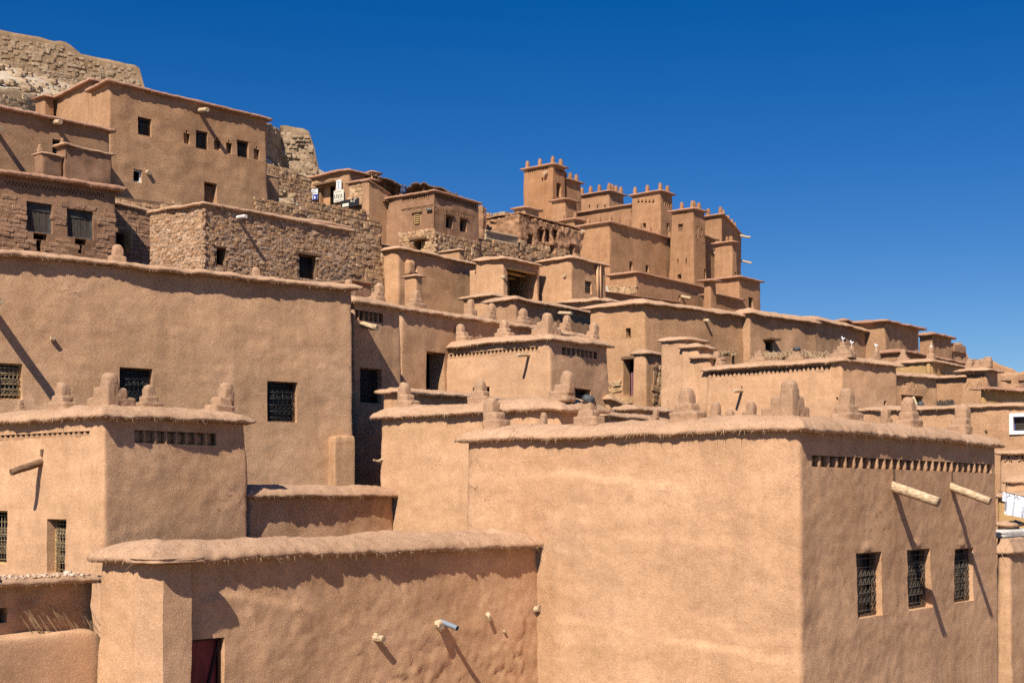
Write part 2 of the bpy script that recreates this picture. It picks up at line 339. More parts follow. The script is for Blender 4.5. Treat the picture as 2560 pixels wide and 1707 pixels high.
# ------------------------------------------------------------------ the house builder
AV, BV = -4300.0, 2750.0     # vanishing points of the two wall directions (px from centre)
BASEPTS = []
ALL = []
class House:
    """box of earth walls: near corner C, wall A runs back to the left (L), wall B back to the right (R)"""
    def __init__(s, name, label, cat, C, uL, uR, yb=None, zb=None, a=AV, b=BV, anchor='C', uC=None, mat='mud_mid', capmat='straw_mid',
                 batter=0.015, over=0.16, caph=0.2, capw=0.5, amp=1.0, step=0.1, back=None, root=None, yL=None, yR=None, group=None,
                 rad=0.09, lip=0.045, wob=0.03, fringe=0, cap=True, seed=None, base=True, zf=None, wallname='wall', rough=0.0):
        u, d, yt = C
        da = np.array((a, F)); da /= np.linalg.norm(da); db = np.array((b, F)); db /= np.linalg.norm(db)
        p = np.array((T(u) * d, d)); s.ztop = CZ + (HY - yt) / F * d
        sol = lambda p0, dr, uu: (T(uu) * p0[1] - p0[0]) / (dr[0] - T(uu) * dr[1])
        if anchor == 'R': p = p + db * sol(p, db, uC)
        if anchor == 'L': p = p + da * sol(p, da, uC)
        Cp = p; Lp = p + da * sol(p, da, uL); Rp = p + db * sol(p, db, uR)
        if back is not None:      # limit thickness: the L or R end is pulled to a given length
            if anchor == 'R' or back > 0: Lp = p + da * abs(back)
            else: Rp = p + db * abs(back)
        s.poly = np.array([Lp, Cp, Rp, Lp + Rp - Cp])
        s.tops = np.full(4, s.ztop)
        if yL is not None: s.tops[0] = CZ + (HY - yL) / F * Lp[1]
        if yR is not None: s.tops[2] = CZ + (HY - yR) / F * Rp[1]
        if yL is not None or yR is not None: s.tops[3] = s.tops[0] + s.tops[2] - s.tops[1]
        s.zmax = s.tops.max()
        s.zb = zb if zb is not None else CZ + (HY - yb) / F * d
        s.e = []; s.nrm = []; s.len = []
        for i in range(4):
            v = s.poly[(i + 1) % 4] - s.poly[i]; L = np.linalg.norm(v); v = v / L
            s.e.append(v); s.len.append(L); s.nrm.append(np.array((v[1], -v[0])))
        s.m = []
        for i in range(4):
            a_, b_ = s.nrm[i - 1], s.nrm[i]; s.m.append((a_ + b_) / (1 + a_ @ b_))
        s.m = np.array(s.m)
        s.bumps = []; s.steps = []; over = over * (0.66 if d < 95 else 0.72); wob = wob * 0.6; rad = rad * 0.6
        s.mat, s.capmat, s.batter, s.over, s.caph, s.capw, s.amp, s.step = mat, capmat, batter, over, caph, capw, amp, step
        s.rad, s.lip, s.wob, s.fringe, s.cap, s.rough, s.wallname = rad, lip, wob, fringe, cap, rough, wallname
        s.d = d; s.ops = {0: [], 1: []}; s.seed = seed if seed is not None else len(ALL) * 7 + 3
        s.zf = zf if zf is not None else s.zb
        if root is None:
            s.root = empty(name, (*Cp, s.zb), label, cat, group)
        else: s.root = root
        if base:
            for q in s.poly[:3]: BASEPTS.append((q[0], q[1], s.zb + 0.25))
        ALL.append(s)
    EI = {'A': 0, 'B': 1}
    def sx(s, e, u):
        i = s.EI[e]; p = s.poly[i]; dr = s.e[i]
        return (T(u) * p[1] - p[0]) / (dr[0] - T(u) * dr[1])
    def zy(s, e, sv, y):
        i = s.EI[e]; dep = s.poly[i][1] + s.e[i][1] * sv
        return CZ + (HY - y) / F * dep
    def rect(s, e, u0, u1, y0, y1):
        a, b = s.sx(e, u0), s.sx(e, u1); mid = (a + b) / 2
        return a, b, s.zy(e, mid, y1), s.zy(e, mid, y0)
    def disp(s, P3):
        """relief of the hand-laid plaster, metres"""
        k = s.amp
        q = P3 * np.array((1, 1, 1))
        dd = 0.024 * k * fbm(q * 0.75, 2, s.seed) + 0.0085 * k * fbm(q * np.array((2.4, 2.4, 3.0)), 3, s.seed + 5)
        if s.step <= 0.08: dd = dd + 0.0042 * k * fbm(q * 11.0, 3, s.seed + 9, 0.65)
        if s.rough: dd = dd + s.rough * np.abs(fbm(q * 1.6, 4, s.seed + 21, 0.6))
        for (bp_, br_, bh_) in s.bumps:
            r2 = (((q - bp_) / br_) ** 2).sum(1)
            if bh_ > 0: dd = dd + bh_ * np.clip(1 - r2, 0, 1) ** 1.3
            else:       # crumbled patch: craggy, flaked
                m_ = np.clip(1.15 - r2, 0, 1); f_ = fbm(q * np.array((3.4, 3.4, 4.4)), 4, 77, 0.55); f_ = np.clip(f_ + .12, 0, .55); f_ = np.where(f_ > .16, .16 + (f_ - .16) * .45, f_ * .55)
                dd = dd - bh_ * m_ ** .5 * f_ * 2.2
        for (e_, ss, zz, h_, w_) in s.steps:
            i_ = s.EI[e_]; sv = (q[:, :2] - s.poly[i_]) @ s.e[i_]; on = np.abs((q[:, :2] - s.poly[i_]) @ s.nrm[i_]) < .35
            zl = np.interp(sv, ss, zz) + .03 * vnoise(np.stack([sv * 3, sv * 0, sv * 0 + 4.2], 1), 5); t_ = np.clip((zl - q[:, 2]) / w_, 0, 1); t_ = t_ * t_ * (3 - 2 * t_)
            end = np.clip((sv - ss[0]) / .3, 0, 1) * np.clip((ss[-1] - sv) / .3, 0, 1)
            dd = dd + on * end * h_ * t_ * np.exp(-np.clip(zl - q[:, 2], 0, 9) / .9)
        return dd
    def step_line(s, e, pts, h, w=.06):
        ss = [s.sx(e, u) for u, y in pts]; s.steps.append((e, ss, [s.zy(e, x, y) for x, (u, y) in zip(ss, pts)], h, w))
    def bumpat(s, e, u, y, r, h, sq=1.0):
        sv = s.sx(e, u); p = s.pt(e, sv, s.zy(e, sv, y)); s.bumps.append((p, np.array((r, r, r * sq)), h))
    def pt(s, e, sv, z, off=0.0, disp=False):
        i = s.EI[e]; L = s.len[i]; f = sv / L
        mv = s.m[i] * (1 - f) + s.m[(i + 1) % 4] * f
        o = max(0, s.ztop - z) * s.batter
        xy = s.poly[i] + s.e[i] * sv + mv * o + s.nrm[i] * off
        p = np.array((xy[0], xy[1], z))
        if disp: p[:2] += s.nrm[i] * s.disp(p[None])[0]
        return p
    def rz(s, e):
        v = s.e[s.EI[e]]; return math.atan2(v[1], v[0])
    def hole(s, e, u0, u1, y0, y1, depth=0.3, closed=False):
        r = s.rect(e, u0, u1, y0, y1); s.ops[s.EI[e]].append((*r, depth, closed)); return r
    # ---- the mesh of the walls
    def build(s):
        cols = []    # (edge, s, inset)
        for i in range(4):
            L = s.len[i]; st = s.step if i < 2 else max(0.4, s.step * 4)
            r = min(s.rad, L * 0.3)
            xs = [r * (1 - math.sin(t)) for t in (math.pi / 4, math.pi / 8)]; ins = [r * (1 - math.cos(t)) for t in (math.pi / 4, math.pi / 8)]
            a, b = r, L - r
            req = sorted({round(x, 4) for o in s.ops.get(i, []) for x in o[:2] if a < x < b})
            pts = [a]
            for q in req + [b]:
                n_ = max(1, int(round((q - pts[-1]) / st)))
                p0 = pts[-1]
                pts += [p0 + (q - p0) * (k + 1) / n_ for k in range(n_)]
            cols.append((i, xs[0], ins[0])); cols.append((i, xs[1], ins[1]))
            cols += [(i, x, 0.0) for x in pts]
            cols.append((i, L - xs[1], ins[1]))
        req = sorted({round(z, 4) for i in (0, 1) for o in s.ops[i] for z in o[2:4] if s.zb < z < s.ztop - 0.02})
        zs = [s.zb]
        if s.zf > s.zb + 0.5: zs += [s.zb + (s.zf - s.zb) / 2, s.zf]
        for q in [x for x in req if x > zs[-1]] + [s.ztop]:
            n_ = max(1, int(round((q - zs[-1]) / s.step))); p0 = zs[-1]
            zs += [p0 + (q - p0) * (k + 1) / n_ for k in range(n_)]
        zs = np.array(zs); nc, nr = len(cols), len(zs)
        ed = np.array([c[0] for c in cols]); sv = np.array([c[1] for c in cols]); ins = np.array([c[2] for c in cols])
        Ls = np.array(s.len)[ed]; f = (sv / Ls)[:, None]
        E = np.array(s.e)[ed]; N = np.array(s.nrm)[ed].copy()
        basexy = s.poly[ed] + E * sv[:, None]
        mv = s.m[ed] * (1 - f) + s.m[(ed + 1) % 4] * f
        topc = (s.tops[ed] * (1 - f[:, 0]) + s.tops[(ed + 1) % 4] * f[:, 0])
        Z = zs[None, :] * np.ones((nc, 1))
        Z = s.zb + (Z - s.zb) * ((topc - s.zb) / (s.ztop - s.zb))[:, None]
        o = np.clip(topc[:, None] - Z, 0, None) * s.batter
        XY = basexy[:, None, :] + mv[:, None, :] * o[:, :, None] - N[:, None, :] * ins[:, None, None]
        V = np.concatenate([XY, Z[:, :, None]], 2).reshape(-1, 3)
        dd = s.disp(V)
        Nf = np.repeat(N, nr, 0)
        cn = np.array([k for k in range(nc) if ins[k] > 0 and sv[k] < Ls[k] * 0.5 and (k == 0 or ed[k - 1] != ed[k])])
        for k in cn:
            bis = s.nrm[ed[k] - 1] + s.nrm[ed[k]]; bis = bis / np.linalg.norm(bis)
            Nf[k * nr:(k + 1) * nr] = bis
        V[:, :2] += Nf * dd[:, None]
        if s.rough: V[:, 2] -= (Z.reshape(-1) > s.ztop - 0.02) * s.rough * 3 * np.abs(fbm(V * 0.9, 3, s.seed + 33))
        Fc = []
        skip = np.zeros((nc, nr), bool); ranges = []
        for i in (0, 1):
            for (a, b, z0, z1, dep, closed) in s.ops[i]:
                cc = [k for k in range(nc) if ed[k] == i and ins[k] == 0 and a - 1e-3 <= sv[k] <= b + 1e-3]
                rr = [k for k in range(nr) if z0 - 1e-3 <= zs[k] <= z1 + 1e-3]
                if len(cc) < 2 or len(rr) < 2: continue
                c0, c1, r0, r1 = cc[0], cc[-1], rr[0], rr[-1]
                skip[c0:c1, r0:r1] = True; ranges.append((i, c0, c1, r0, r1, dep, closed))
        for c in range(nc):
            c2 = (c + 1) % nc
            for r_ in range(nr - 1):
                if not skip[c, r_]:
                    Fc.append((c * nr + r_, c2 * nr + r_, c2 * nr + r_ + 1, c * nr + r_ + 1))
        mb = MB(); mb.add(V, Fc)
        for (i, c0, c1, r0, r1, dep, closed) in ranges:
            ring = [(c, r0) for c in range(c0, c1)] + [(c1, r_) for r_ in range(r0, r1)] + [(c, r1) for c in range(c1, c0, -1)] + [(c0, r_) for r_ in range(r1, r0, -1)]
            O = np.array([V[c * nr + r_] for c, r_ in ring]); I = O.copy(); n3 = np.array((*s.nrm[i], 0))
            pl = s.poly[i] - s.nrm[i] * dep
            for q in range(len(I)):
                zz = I[q, 2]; off = (I[q, :2] - pl) @ s.nrm[i] - (s.ztop - zz) * s.batter
                I[q, :2] -= s.nrm[i] * off
            k = len(O); FF = [(j, k + j, k + (j + 1) % k, (j + 1) % k) for j in range(k)]
            if closed: FF.append(tuple(range(k, 2 * k)))
            mb.add(np.concatenate([O, I]), FF)
        # roof deck
        zt = s.tops - 0.04
        inner = s.poly - s.m * 0.05
        Vd = [(inner[j][0], inner[j][1], zt[j]) for j in range(4)]
        mb.add(Vd, [(0, 1, 2, 3)])
        s.wall = mb.build(s.wallname, s.mat, s.root, True)
        if s.cap: s.coping()
        return s
    def coping(s):
        ov, h, w = s.over, s.caph, min(s.capw, 0.45 * min(s.len))
        lp = s.lip; h = h * .9
        prof = [(-0.05, -0.012), (ov * 0.7, -0.012), (ov, 0.0), (ov + 0.006, lp * 0.5), (ov - 0.008, lp), (ov * 0.35, lp + (h - lp) * 0.36), (-w * 0.14, h * 0.74),
                (-w * 0.36, h * 0.94), (-w * 0.55, h), (-w * 0.8, h * 0.9), (-w, h * 0.4), (-w * 1.02, -0.03)]
        pr = []
        for q0, q1 in zip(prof[:-1], prof[1:]):
            pr += [q0] + ([((q0[0] + q1[0]) / 2, (q0[1] + q1[1]) / 2)] if s.step < .1 and q0[1] > lp * .9 else [])
        prof = pr + [prof[-1]]
        st = max(0.04, s.step * 0.9)
        cols = []
        for i in range(4):
            n_ = max(2, int(s.len[i] / (st if i < 2 else st * 3)))
            cols += [(i, k / n_) for k in range(n_)]
        ed = np.array([c[0] for c in cols]); f = np.array([c[1] for c in cols])[:, None]
        P0 = s.poly[ed] * (1 - f) + s.poly[(ed + 1) % 4] * f; M0 = s.m[ed] * (1 - f) + s.m[(ed + 1) % 4] * f
        top = s.tops[ed] * (1 - f[:, 0]) + s.tops[(ed + 1) % 4] * f[:, 0]
        q1 = np.concatenate([P0 * 1.1, np.full((len(P0), 1), s.seed * 1.7)], 1); q2 = q1 * np.array((4.3, 4.3, 1))
        wz = s.wob * (fbm(q1, 2, 3) + 0.45 * fbm(q2, 2, 4)); wo_ = s.wob * 0.9 * (fbm(q1 + 31, 2, 5) + 0.6 * fbm(q2 + 9, 2, 6))
        wh = 1 + 0.12 * fbm(q1 + 77, 2, 8)
        torn = (0.010 if s.d < 36 else 0.02) * fbm(q1 * np.array((13, 13, 1)), 3, 12, .7)
        V = []
        for (off, up) in prof:
            lipf = 1.0 if off > 0 else max(0, 1 + off / 0.3)
            xy = P0 + M0 * (off + wo_ * lipf + (torn if off > 0 else 0))[:, None]
            V.append(np.concatenate([xy, (top + up * wh + wz * (0.9 if up > -0.02 else 1))[:, None]], 1))
        V = np.stack(V, 1); nc, npf = V.shape[:2]; V = V.reshape(-1, 3)
        a2 = 0.012 + s.wob * 0.25
        V = V + np.stack([fbm(V * 9 + 3, 3, 1, .7), fbm(V * 9 + 40, 3, 2, .7), fbm(V * 9 + 80, 3, 3, .7)], 1) * a2 * np.array((0.5, 0.5, 0.6)) * (1 if s.step < 0.12 else 0.6)
        Fc = [(c * npf + k, ((c + 1) % nc) * npf + k, ((c + 1) % nc) * npf + (k + 1) % npf, c * npf + (k + 1) % npf) for c in range(nc) for k in range(npf - 1)]
        s.capo = obj('coping', V, Fc, s.capmat, s.root, True)
        s.capV = V.reshape(nc, npf, 3); s.capE = ed
        if s.fringe:
            mb = MB(); rr = random.Random(s.seed); VV = []; FF = []
            for c in range(nc):
                if ed[c] > 1: continue
                p0 = s.capV[c, 2]; p1 = s.capV[(c + 1) % nc, 2]; n2 = np.array((*s.nrm[ed[c]], 0)); e2 = np.array((*s.e[ed[c]], 0))
                for k in range(rr.randrange(int(s.fringe * st * 2) + 1)):
                    t = rr.random(); b0 = p0 * (1 - t) + p1 * t - n2 * rr.random() * 0.03 + np.array((0, 0, 0.012))
                    ln = 0.012 + 0.03 * rr.random() + (0.07 * rr.random() if rr.random() < 0.08 else 0)
                    w2 = (0.0016 + 0.0016 * rr.random()) * (1 + s.d / 26); dr = n2 * rr.uniform(-.1, .7) + e2 * rr.uniform(-.7, .7) + np.array((0, 0, -0.9))
                    tip = b0 + dr * ln; j = len(VV)
                    VV += [b0 - e2 * w2, b0 + e2 * w2, tip + n2 * w2 * 0.5]; FF.append((j, j + 1, j + 2))
                # straw sticking out of the sloping top
                for k in range(rr.randrange(int(s.fringe * st * 1.6) + 1)):
                    pk = rr.randrange(4, npf - 6); b0 = s.capV[c, pk] * rr.random() ; b0 = s.capV[c, pk] + (s.capV[c, pk + 1] - s.capV[c, pk]) * rr.random()
                    dr = np.array((rr.uniform(-1, 1), rr.uniform(-1, 1), rr.uniform(-.2, .6))) + n2 * 0.6; ln = 0.015 + 0.035 * rr.random(); w2 = 0.0016 * (1 + s.d / 22); j = len(VV)
                    VV += [b0 - e2 * w2, b0 + e2 * w2, b0 + dr * ln]; FF.append((j, j + 1, j + 2))
            o = obj('straw_fringe', np.array(VV), FF, 'straw_blade', s.capo, False, 'stuff')
    # ---- parts
    def box(s, mb, e, s0, s1, z0, z1, o0, o1):
        q = [s.pt(e, s0, z0, o0), s.pt(e, s1, z0, o0), s.pt(e, s1, z0, o1), s.pt(e, s0, z0, o1)]
        q2 = [s.pt(e, s0, z1, o0), s.pt(e, s1, z1, o0), s.pt(e, s1, z1, o1), s.pt(e, s0, z1, o1)]
        mb.add(q + q2, BOXF)
    def fin(s, e, u, px, kind='both', inset=0.22, dz=0.0, var=0, dd=0.0, wide=1.0):
        sv = s.sx(e, u); L = s.len[s.EI[e]]
        if kind == 'corner': p = s.pt('B', 0, s.ztop); m_ = s.m[1]; p[:2] -= m_ * inset; rz_ = s.rz('A'); dpt = p[1]
        else:
            sv = max(0.05, min(L - 0.05, sv)); p = s.pt(e, sv, s.ztop, -inset); rz_ = s.rz(e)
            if dd: p[1] += dd; p[0] = T(u) * p[1]
        top = np.interp(sv, [0, L], [s.tops[s.EI[e]], s.tops[s.EI[e] + 1]])
        h = px / F * p[1]; p[2] = top + s.caph * 0.82 + dz
        o = inst('finial', finial_mesh(kind, s.capmat if s.d < 95 else s.mat, var % 3), s.root, p, rz_ + R.uniform(-.06, .06), (h * wide * R.uniform(.95, 1.05), h * wide * R.uniform(.95, 1.05), h), R.uniform(-.03, .03), R.uniform(-.03, .03))
        return p, h
    def spout(s, e, root, tip_len, r=0.07, droop=0.35, mat='wood_pale', skew=0.0, name='spout', hole=True):
        sv = s.sx(e, root[0]); z = s.zy(e, sv, root[1])
        a = s.pt(e, sv, z, -0.12); b = s.pt(e, sv + skew * tip_len, z - droop * tip_len, tip_len)
        mb = MB(); mb.tube(a, b, r, r * 0.88, 12, 5, 0.006, True, s.seed)
        o = mb.build(name, mat, s.root, True)
        for p_ in o.data.polygons:
            if len(p_.vertices) > 4: p_.use_smooth = False
        if hole:      # dark weep slot above the log
            m2 = MB(); s.box(m2, e, sv - r * 0.35, sv + r * 0.45, z + r * 0.9, z + r * 2.6, -0.1, s.disp(s.pt(e, sv, z)[None])[0] + 0.012)
            m2.build('weep_slot', 'wood_brown', s.root)
        return o
    def stub(s, e, u, y, r=0.05, ln=0.08, mat='wood_pale'):
        sv = s.sx(e, u); z = s.zy(e, sv, y); p = s.pt(e, sv, z, 0, True); n3 = np.array((*s.nrm[s.EI[e]], 0))
        mb = MB(); mb.tube(p - n3 * 0.1, p + n3 * ln + np.array((0, 0, -ln * .25)), r, r * .85, 9, 4, 0.05, True, int(u))
        return mb.build('beam_stub', mat, s.root, False)
    def teeth(s, e, u0, u1, y0, y1, n, kind='tri', depth=0.07, slim=0.2, inv=False):
        a, b, z0, z1 = s.hole(e, u0, u1, y0, y1, depth, True)
        w = (b - a) / n; nm = {'tri': 'frieze_tooth', 'sq': 'frieze_divider'}[kind]
        key = (nm, s.mat, kind)
        if key not in _sm:
            if kind == 'tri':
                V = [(-.5, 0, 0), (.5, 0, 0), (0.03, 0, 1), (-.5, 1, 0), (.5, 1, 0), (-0.02, 1, 1)]; Fc = [(0, 1, 2), (5, 4, 3), (0, 3, 4, 1), (1, 4, 5, 2), (2, 5, 3, 0)]
            else:
                V, Fc = sblock((0, .5, .5), (.5, .55, .56), 7, 3, 0.10, 5)
            _sm[key] = mesh_of(nm, V, Fc, s.mat, kind != 'tri')
        for k in range(n + (1 if kind == 'tri' else 0) - (0 if kind == 'tri' else 1)):
            sv = a + w * (k + (0.0 if kind == 'tri' else 1.0)); p0 = s.pt(e, sv, z0, -depth + 0.002)
            dsp = s.disp(s.pt(e, sv, (z0 + z1) / 2)[None])[0]
            wd = w * (0.98 if kind == 'tri' else slim) * R.uniform(.9, 1.06); hz = (z1 - z0)
            # local y points inwards (-normal): build from the back of the recess outwards
            inst(nm, _sm[key], s.root, p0 + np.array((0, 0, -0.004)), s.rz(e) + math.pi, (wd, depth + dsp - 0.002 + R.uniform(-.006, .004), hz * R.uniform(.96, 1.02)))
    def win(s, e, u0, u1, y0, y1, reveal=0.11, nv=5, nh=6, style='grille', mat='iron', scroll=0, frame='wood_brown', lintel=None, pane='glass_dark', hole=True, fw=0.025, br=None):
        a, b, z0, z1 = s.hole(e, u0, u1, y0, y1, reveal + 0.02, False)
        c = empty_part('window', s.root)
        t = fw * max(1, s.d / 30)
        mb = MB()
        for q in ((a - .02, a + t, z0 - .02, z1 + .02), (b - t, b + .02, z0 - .02, z1 + .02), (a + t, b - t, z0 - .02, z0 + t), (a + t, b - t, z1 - t, z1 + .02)):
            s.box(mb, e, *q, -reveal - 0.05, -reveal + 0.012)
        fo = mb.build('window', frame, s.root)
        m2 = MB(); s.box(m2, e, a, b, z0, z1, -reveal - 0.10, -reveal - 0.07); m2.build('pane', pane, fo)
        if style == 'grille':
            g = MB(); r = br or 0.006 * max(1, s.d / 20); W, H_ = b - a - 2 * t, z1 - z0 - 2 * t; o_ = -reveal + 0.02
            for k in range(nv): x = a + t + W * (k + .5) / nv; g.tube(s.pt(e, x, z0 + t, o_), s.pt(e, x, z1 - t, o_), r, r, 5)
            for k in range(nh): z = z0 + t + H_ * (k + .5) / nh; g.tube(s.pt(e, a + t, z, o_ + r * 1.6), s.pt(e, b - t, z, o_ + r * 1.6), r, r, 5)
            if scroll:
                for row in scroll:
                    zc = z0 + t + H_ * row
                    for k in range(nv):
                        xc = a + t + W * (k + .5) / nv; rr_ = W / nv * 0.40
                        for sg in (-1, 1):
                            pts = [s.pt(e, xc + rr_ * math.cos(th) * (1 if k % 2 else -1), zc + sg * rr_ * 1.05 + rr_ * math.sin(th) * sg, o_ + r) for th in np.linspace(-1.5, 3.9, 9)]
                            for q in range(8): g.tube(pts[q], pts[q + 1], r * .8, r * .8, 4, 2, 0, False)
            g.build('grille', mat, fo, True)
        elif style == 'planks':
            g = MB(); W = b - a - 2 * t
            for k in range(nv):
                x0 = a + t + W * k / nv; pm = MB(); s.box(pm, e, x0 + .004, x0 + W / nv - .004, z0 + t, z1 - t, -reveal - .03, -reveal + .002 + .008 * (k % 2)); pm.build('plank', mat, fo)
        elif style == 'open': pass
        if lintel:
            m3 = MB(); s.box(m3, e, a - lintel[0], b + lintel[0], z1 + .01, z1 + .01 + lintel[1], -0.1, lintel[2]); m3.build('lintel', 'wood_brown', fo)
        return fo
    def board(s, name, e, u0, u1, y0, y1, mat, o0=-0.02, o1=0.03, parent=None):
        a, b, z0, z1 = s.rect(e, u0, u1, y0, y1); mb = MB(); s.box(mb, e, a, b, z0, z1, o0, o1)
        return mb.build(name, mat, parent or s.root)
    def lump(s, name, e, u0, u1, y0, y1, out, mat=None, p=6, amp=0.05, n=8):
        a, b, z0, z1 = s.rect(e, u0, u1, y0, y1)
        c = s.pt(e, (a + b) / 2, (z0 + z1) / 2, out / 2 - 0.1)
        V, Fc = sblock((0, 0, 0), ((b - a) / 2, out / 2 + 0.1, (z1 - z0) / 2), p, n, amp, int(u0))
        cz, sz = math.cos(s.rz(e)), math.sin(s.rz(e)); M = np.array(((cz, -sz, 0), (sz, cz, 0), (0, 0, 1)))
        return obj(name, V @ M.T + c, Fc, mat or s.mat, s.root, True)
    def masonry(s, e, u0, u1, ytop, ybot, size, kind='stone', mat='stone_grey', limit=150, proud=0.03, flatk=0.62, clipf=None, aspect=1.4, seedk=0, pname=None, run=0.0, wname=None):
        """separate stones or adobe bricks bedded in the face; the largest become parts, the rest one mass"""
        rr = random.Random(s.seed * 13 + s.EI[e] + seedk); i = s.EI[e]
        a, b = s.sx(e, u0), s.sx(e, u1)
        z0 = s.zy(e, (a + b) / 2, ybot) if ybot is not None else s.zb
        items = []; z = z0; row = 0
        def ztop_at(sv):
            if ytop is not None and not callable(ytop): zt = s.zy(e, (a + b) / 2, ytop)
            elif callable(ytop):
                dep = s.poly[i][1] + s.e[i][1] * sv; uu = 1280 + F * (s.poly[i][0] + s.e[i][0] * sv) / dep; zt = CZ + (HY - ytop(uu)) / F * dep
            else: zt = np.interp(sv, [0, s.len[i]], [s.tops[i], s.tops[i + 1]])
            return zt
        zmx = max(ztop_at(a), ztop_at(b), ztop_at((a + b) / 2))
        while z < zmx:
            hr = size * (rr.uniform(.55, 1.0) if kind == 'stone' else rr.uniform(.46, .54))
            x = a - rr.random() * size * .5
            while x < b:
                w = size * aspect * (rr.uniform(.55, 1.25) if kind == 'stone' else rr.uniform(.75, 1.15))
                xc = x + w / 2; hh = hr * rr.uniform(.86, 1.08); zc = z + hr / 2 + rr.uniform(-.08, .08) * hr * (1 if kind == 'stone' else .3)
                if a - .3 * w < xc - w * .3 and xc + w * .25 < b + .05 and zc + hh * .2 < ztop_at(xc):
                    if not any(o[0] - w * .35 < xc < o[1] + w * .35 and o[2] - hh * .4 < zc < o[3] + hh * .4 for o in s.ops[i]):
                        items.append((w * hh, xc, zc, w, hh))
                x += w * (1.0 if kind == 'stone' else 1.02)
            z += hr * (.97 if kind == 'stone' else 1.04); row += 1
        items.sort(key=lambda t: -t[0])
        rest = MB(); nm = pname or ('stone' if kind == 'stone' else 'brick'); prm = STONES if kind == 'stone' else BRICKS
        th = size * (.30 if kind == 'stone' else .40)
        for k, (ar, xc, zc, w, hh) in enumerate(items):
            p = s.pt(e, xc, zc, 0, True); pk = rr.randrange(len(prm)); po = proud + rr.uniform(-.5, .5) * proud * (1 if kind == 'stone' else 1.6)
            p[:2] += s.nrm[i] * (po - th)
            sc = (w * .49, th, hh * .49); ang = s.rz(e) + rr.uniform(-.08, .08); ry = rr.uniform(-.13, .13) if kind == 'stone' else rr.uniform(-.02, .02)
            if k < limit: inst(nm, piece_mesh(kind, pk, mat), s.root, p, ang, sc, 0, ry)
            else:
                V, Fc = prm[pk]; c_, s_ = math.cos(ang), math.sin(ang); Vs = V * np.array(sc)
                cy, sy = math.cos(ry), math.sin(ry); Vs = Vs @ np.array(((cy, 0, sy), (0, 1, 0), (-sy, 0, cy))).T
                rest.add(Vs @ np.array(((c_, -s_, 0), (s_, c_, 0), (0, 0, 1))).T + p, Fc)
        if rest.n: rest.build('small_stones' if kind == 'stone' else 'small_bricks', mat, s.root, False, 'stuff')
        return len(items)
def empty_part(n, p): return None
# ================================================================== THE VILLAGE, near to far
NK = dict(mat='mud_near', capmat='straw_near')
MK = dict(mat='mud_mid', capmat='straw_mid')
FK = dict(mat='mud_far', capmat='straw_far', over=0.34, caph=0.24, capw=0.8, lip=0.12, wob=0.02, step=0.45, rad=0.15, batter=0.03, amp=1.6)
# ---- F1: large house in front, right
f1 = House('mud_house', 'largest pale mud house in the right foreground with two log spouts and three grilled windows', 'house', (2000, 16, 1075), 1167, 2490, zb=2.0, zf=5.6,
           step=0.04, batter=0.012, over=0.15, caph=0.24, capw=0.62, lip=0.05, wob=0.03, fringe=150, rad=0.13, seed=4, **NK)
f1.win('B', 2137, 2200, 1380, 1541, 0.09, 6, 7, scroll=(.3, .62), frame='wood_brown', mat='iron_pale', br=.0045)
f1.win('B', 2263, 2322, 1372, 1521, 0.09, 6, 7, scroll=(.34, .7), frame='wood_brown', mat='iron_pale', br=.0045)
f1.win('B', 2382, 2430, 1370, 1504, 0.09, 5, 7, scroll=(.2, .5, .75), frame='wood_brown', mat='iron_pale', br=.0045)
f1.teeth('B', 2030, 2476, 1150, 1175, 26, 'sq', 0.09, 0.26)
f1.spout('B', (2230, 1208), 0.62, 0.072, 0.40); f1.spout('B', (2375, 1208), 0.56, 0.062, 0.46)
for u, px, k, dd in ((1199, 74, 'right', 0), (1360, 34, 'left', .4), (1444, 66, 'both', 0), (1478, 26, 'spike', .2), (1692, 78, 'both', 0), (1640, 30, 'left', .2), (1878, 50, 'left', 1.2), (1716, 44, 'both', 3.2), (1789, 56, 'spike', 1.6), (1826, 42, 'both', 2.2)):
    q = f1.fin('A', u, px, k, 0.25, var=int(u), dd=dd)
    if u == 1444: POT1 = q
f1.fin('B', 2000, 88, 'corner', 0.27)
for u, px, k, dd in ((2164, 80, 'both', 0), (2316, 74, 'both', 0), (2447, 70, 'left', 0), (2107, 34, 'left', 1.2), (2213, 46, 'right', 1.0)):
    f1.fin('B', u, px, k, 0.25, var=int(u), dd=dd)
for u, y in ((2165, 1368), (2290, 1360), (2402, 1358)): f1.bumpat('B', u, y, .2, .022, .35)
f1.step_line('A', [(1640, 1592), (1800, 1613), (1990, 1650)], .035, .07); f1.step_line('A', [(1290, 1190), (1400, 1178), (1560, 1196), (1760, 1222)], .028, .06); f1.step_line('A', [(1350, 1545), (1480, 1552), (1620, 1575)], .02, .09); f1.step_line('A', [(1500, 1330), (1700, 1342), (1900, 1350)], .014, .12)
f1.build()
# ---- F2: house behind its left shoulder
f2 = House('mud_house', 'pale mud house tucked behind the left shoulder of the largest foreground house', 'house', (1400, 19.6, 1022), 950, 1500, zb=2.5, zf=6.0,
           step=0.05, batter=0.012, over=0.17, caph=0.22, capw=0.6, fringe=130, rad=0.12, wob=0.04, **NK)
for u, px, k in ((982, 60, 'right'), (1174, 56, 'both'), (1393, 66, 'left')): f2.fin('A', u, px, k, 0.25, var=int(u))
f2.stub('A', 957, 1145, 0.02, 0.16)
f2.build()
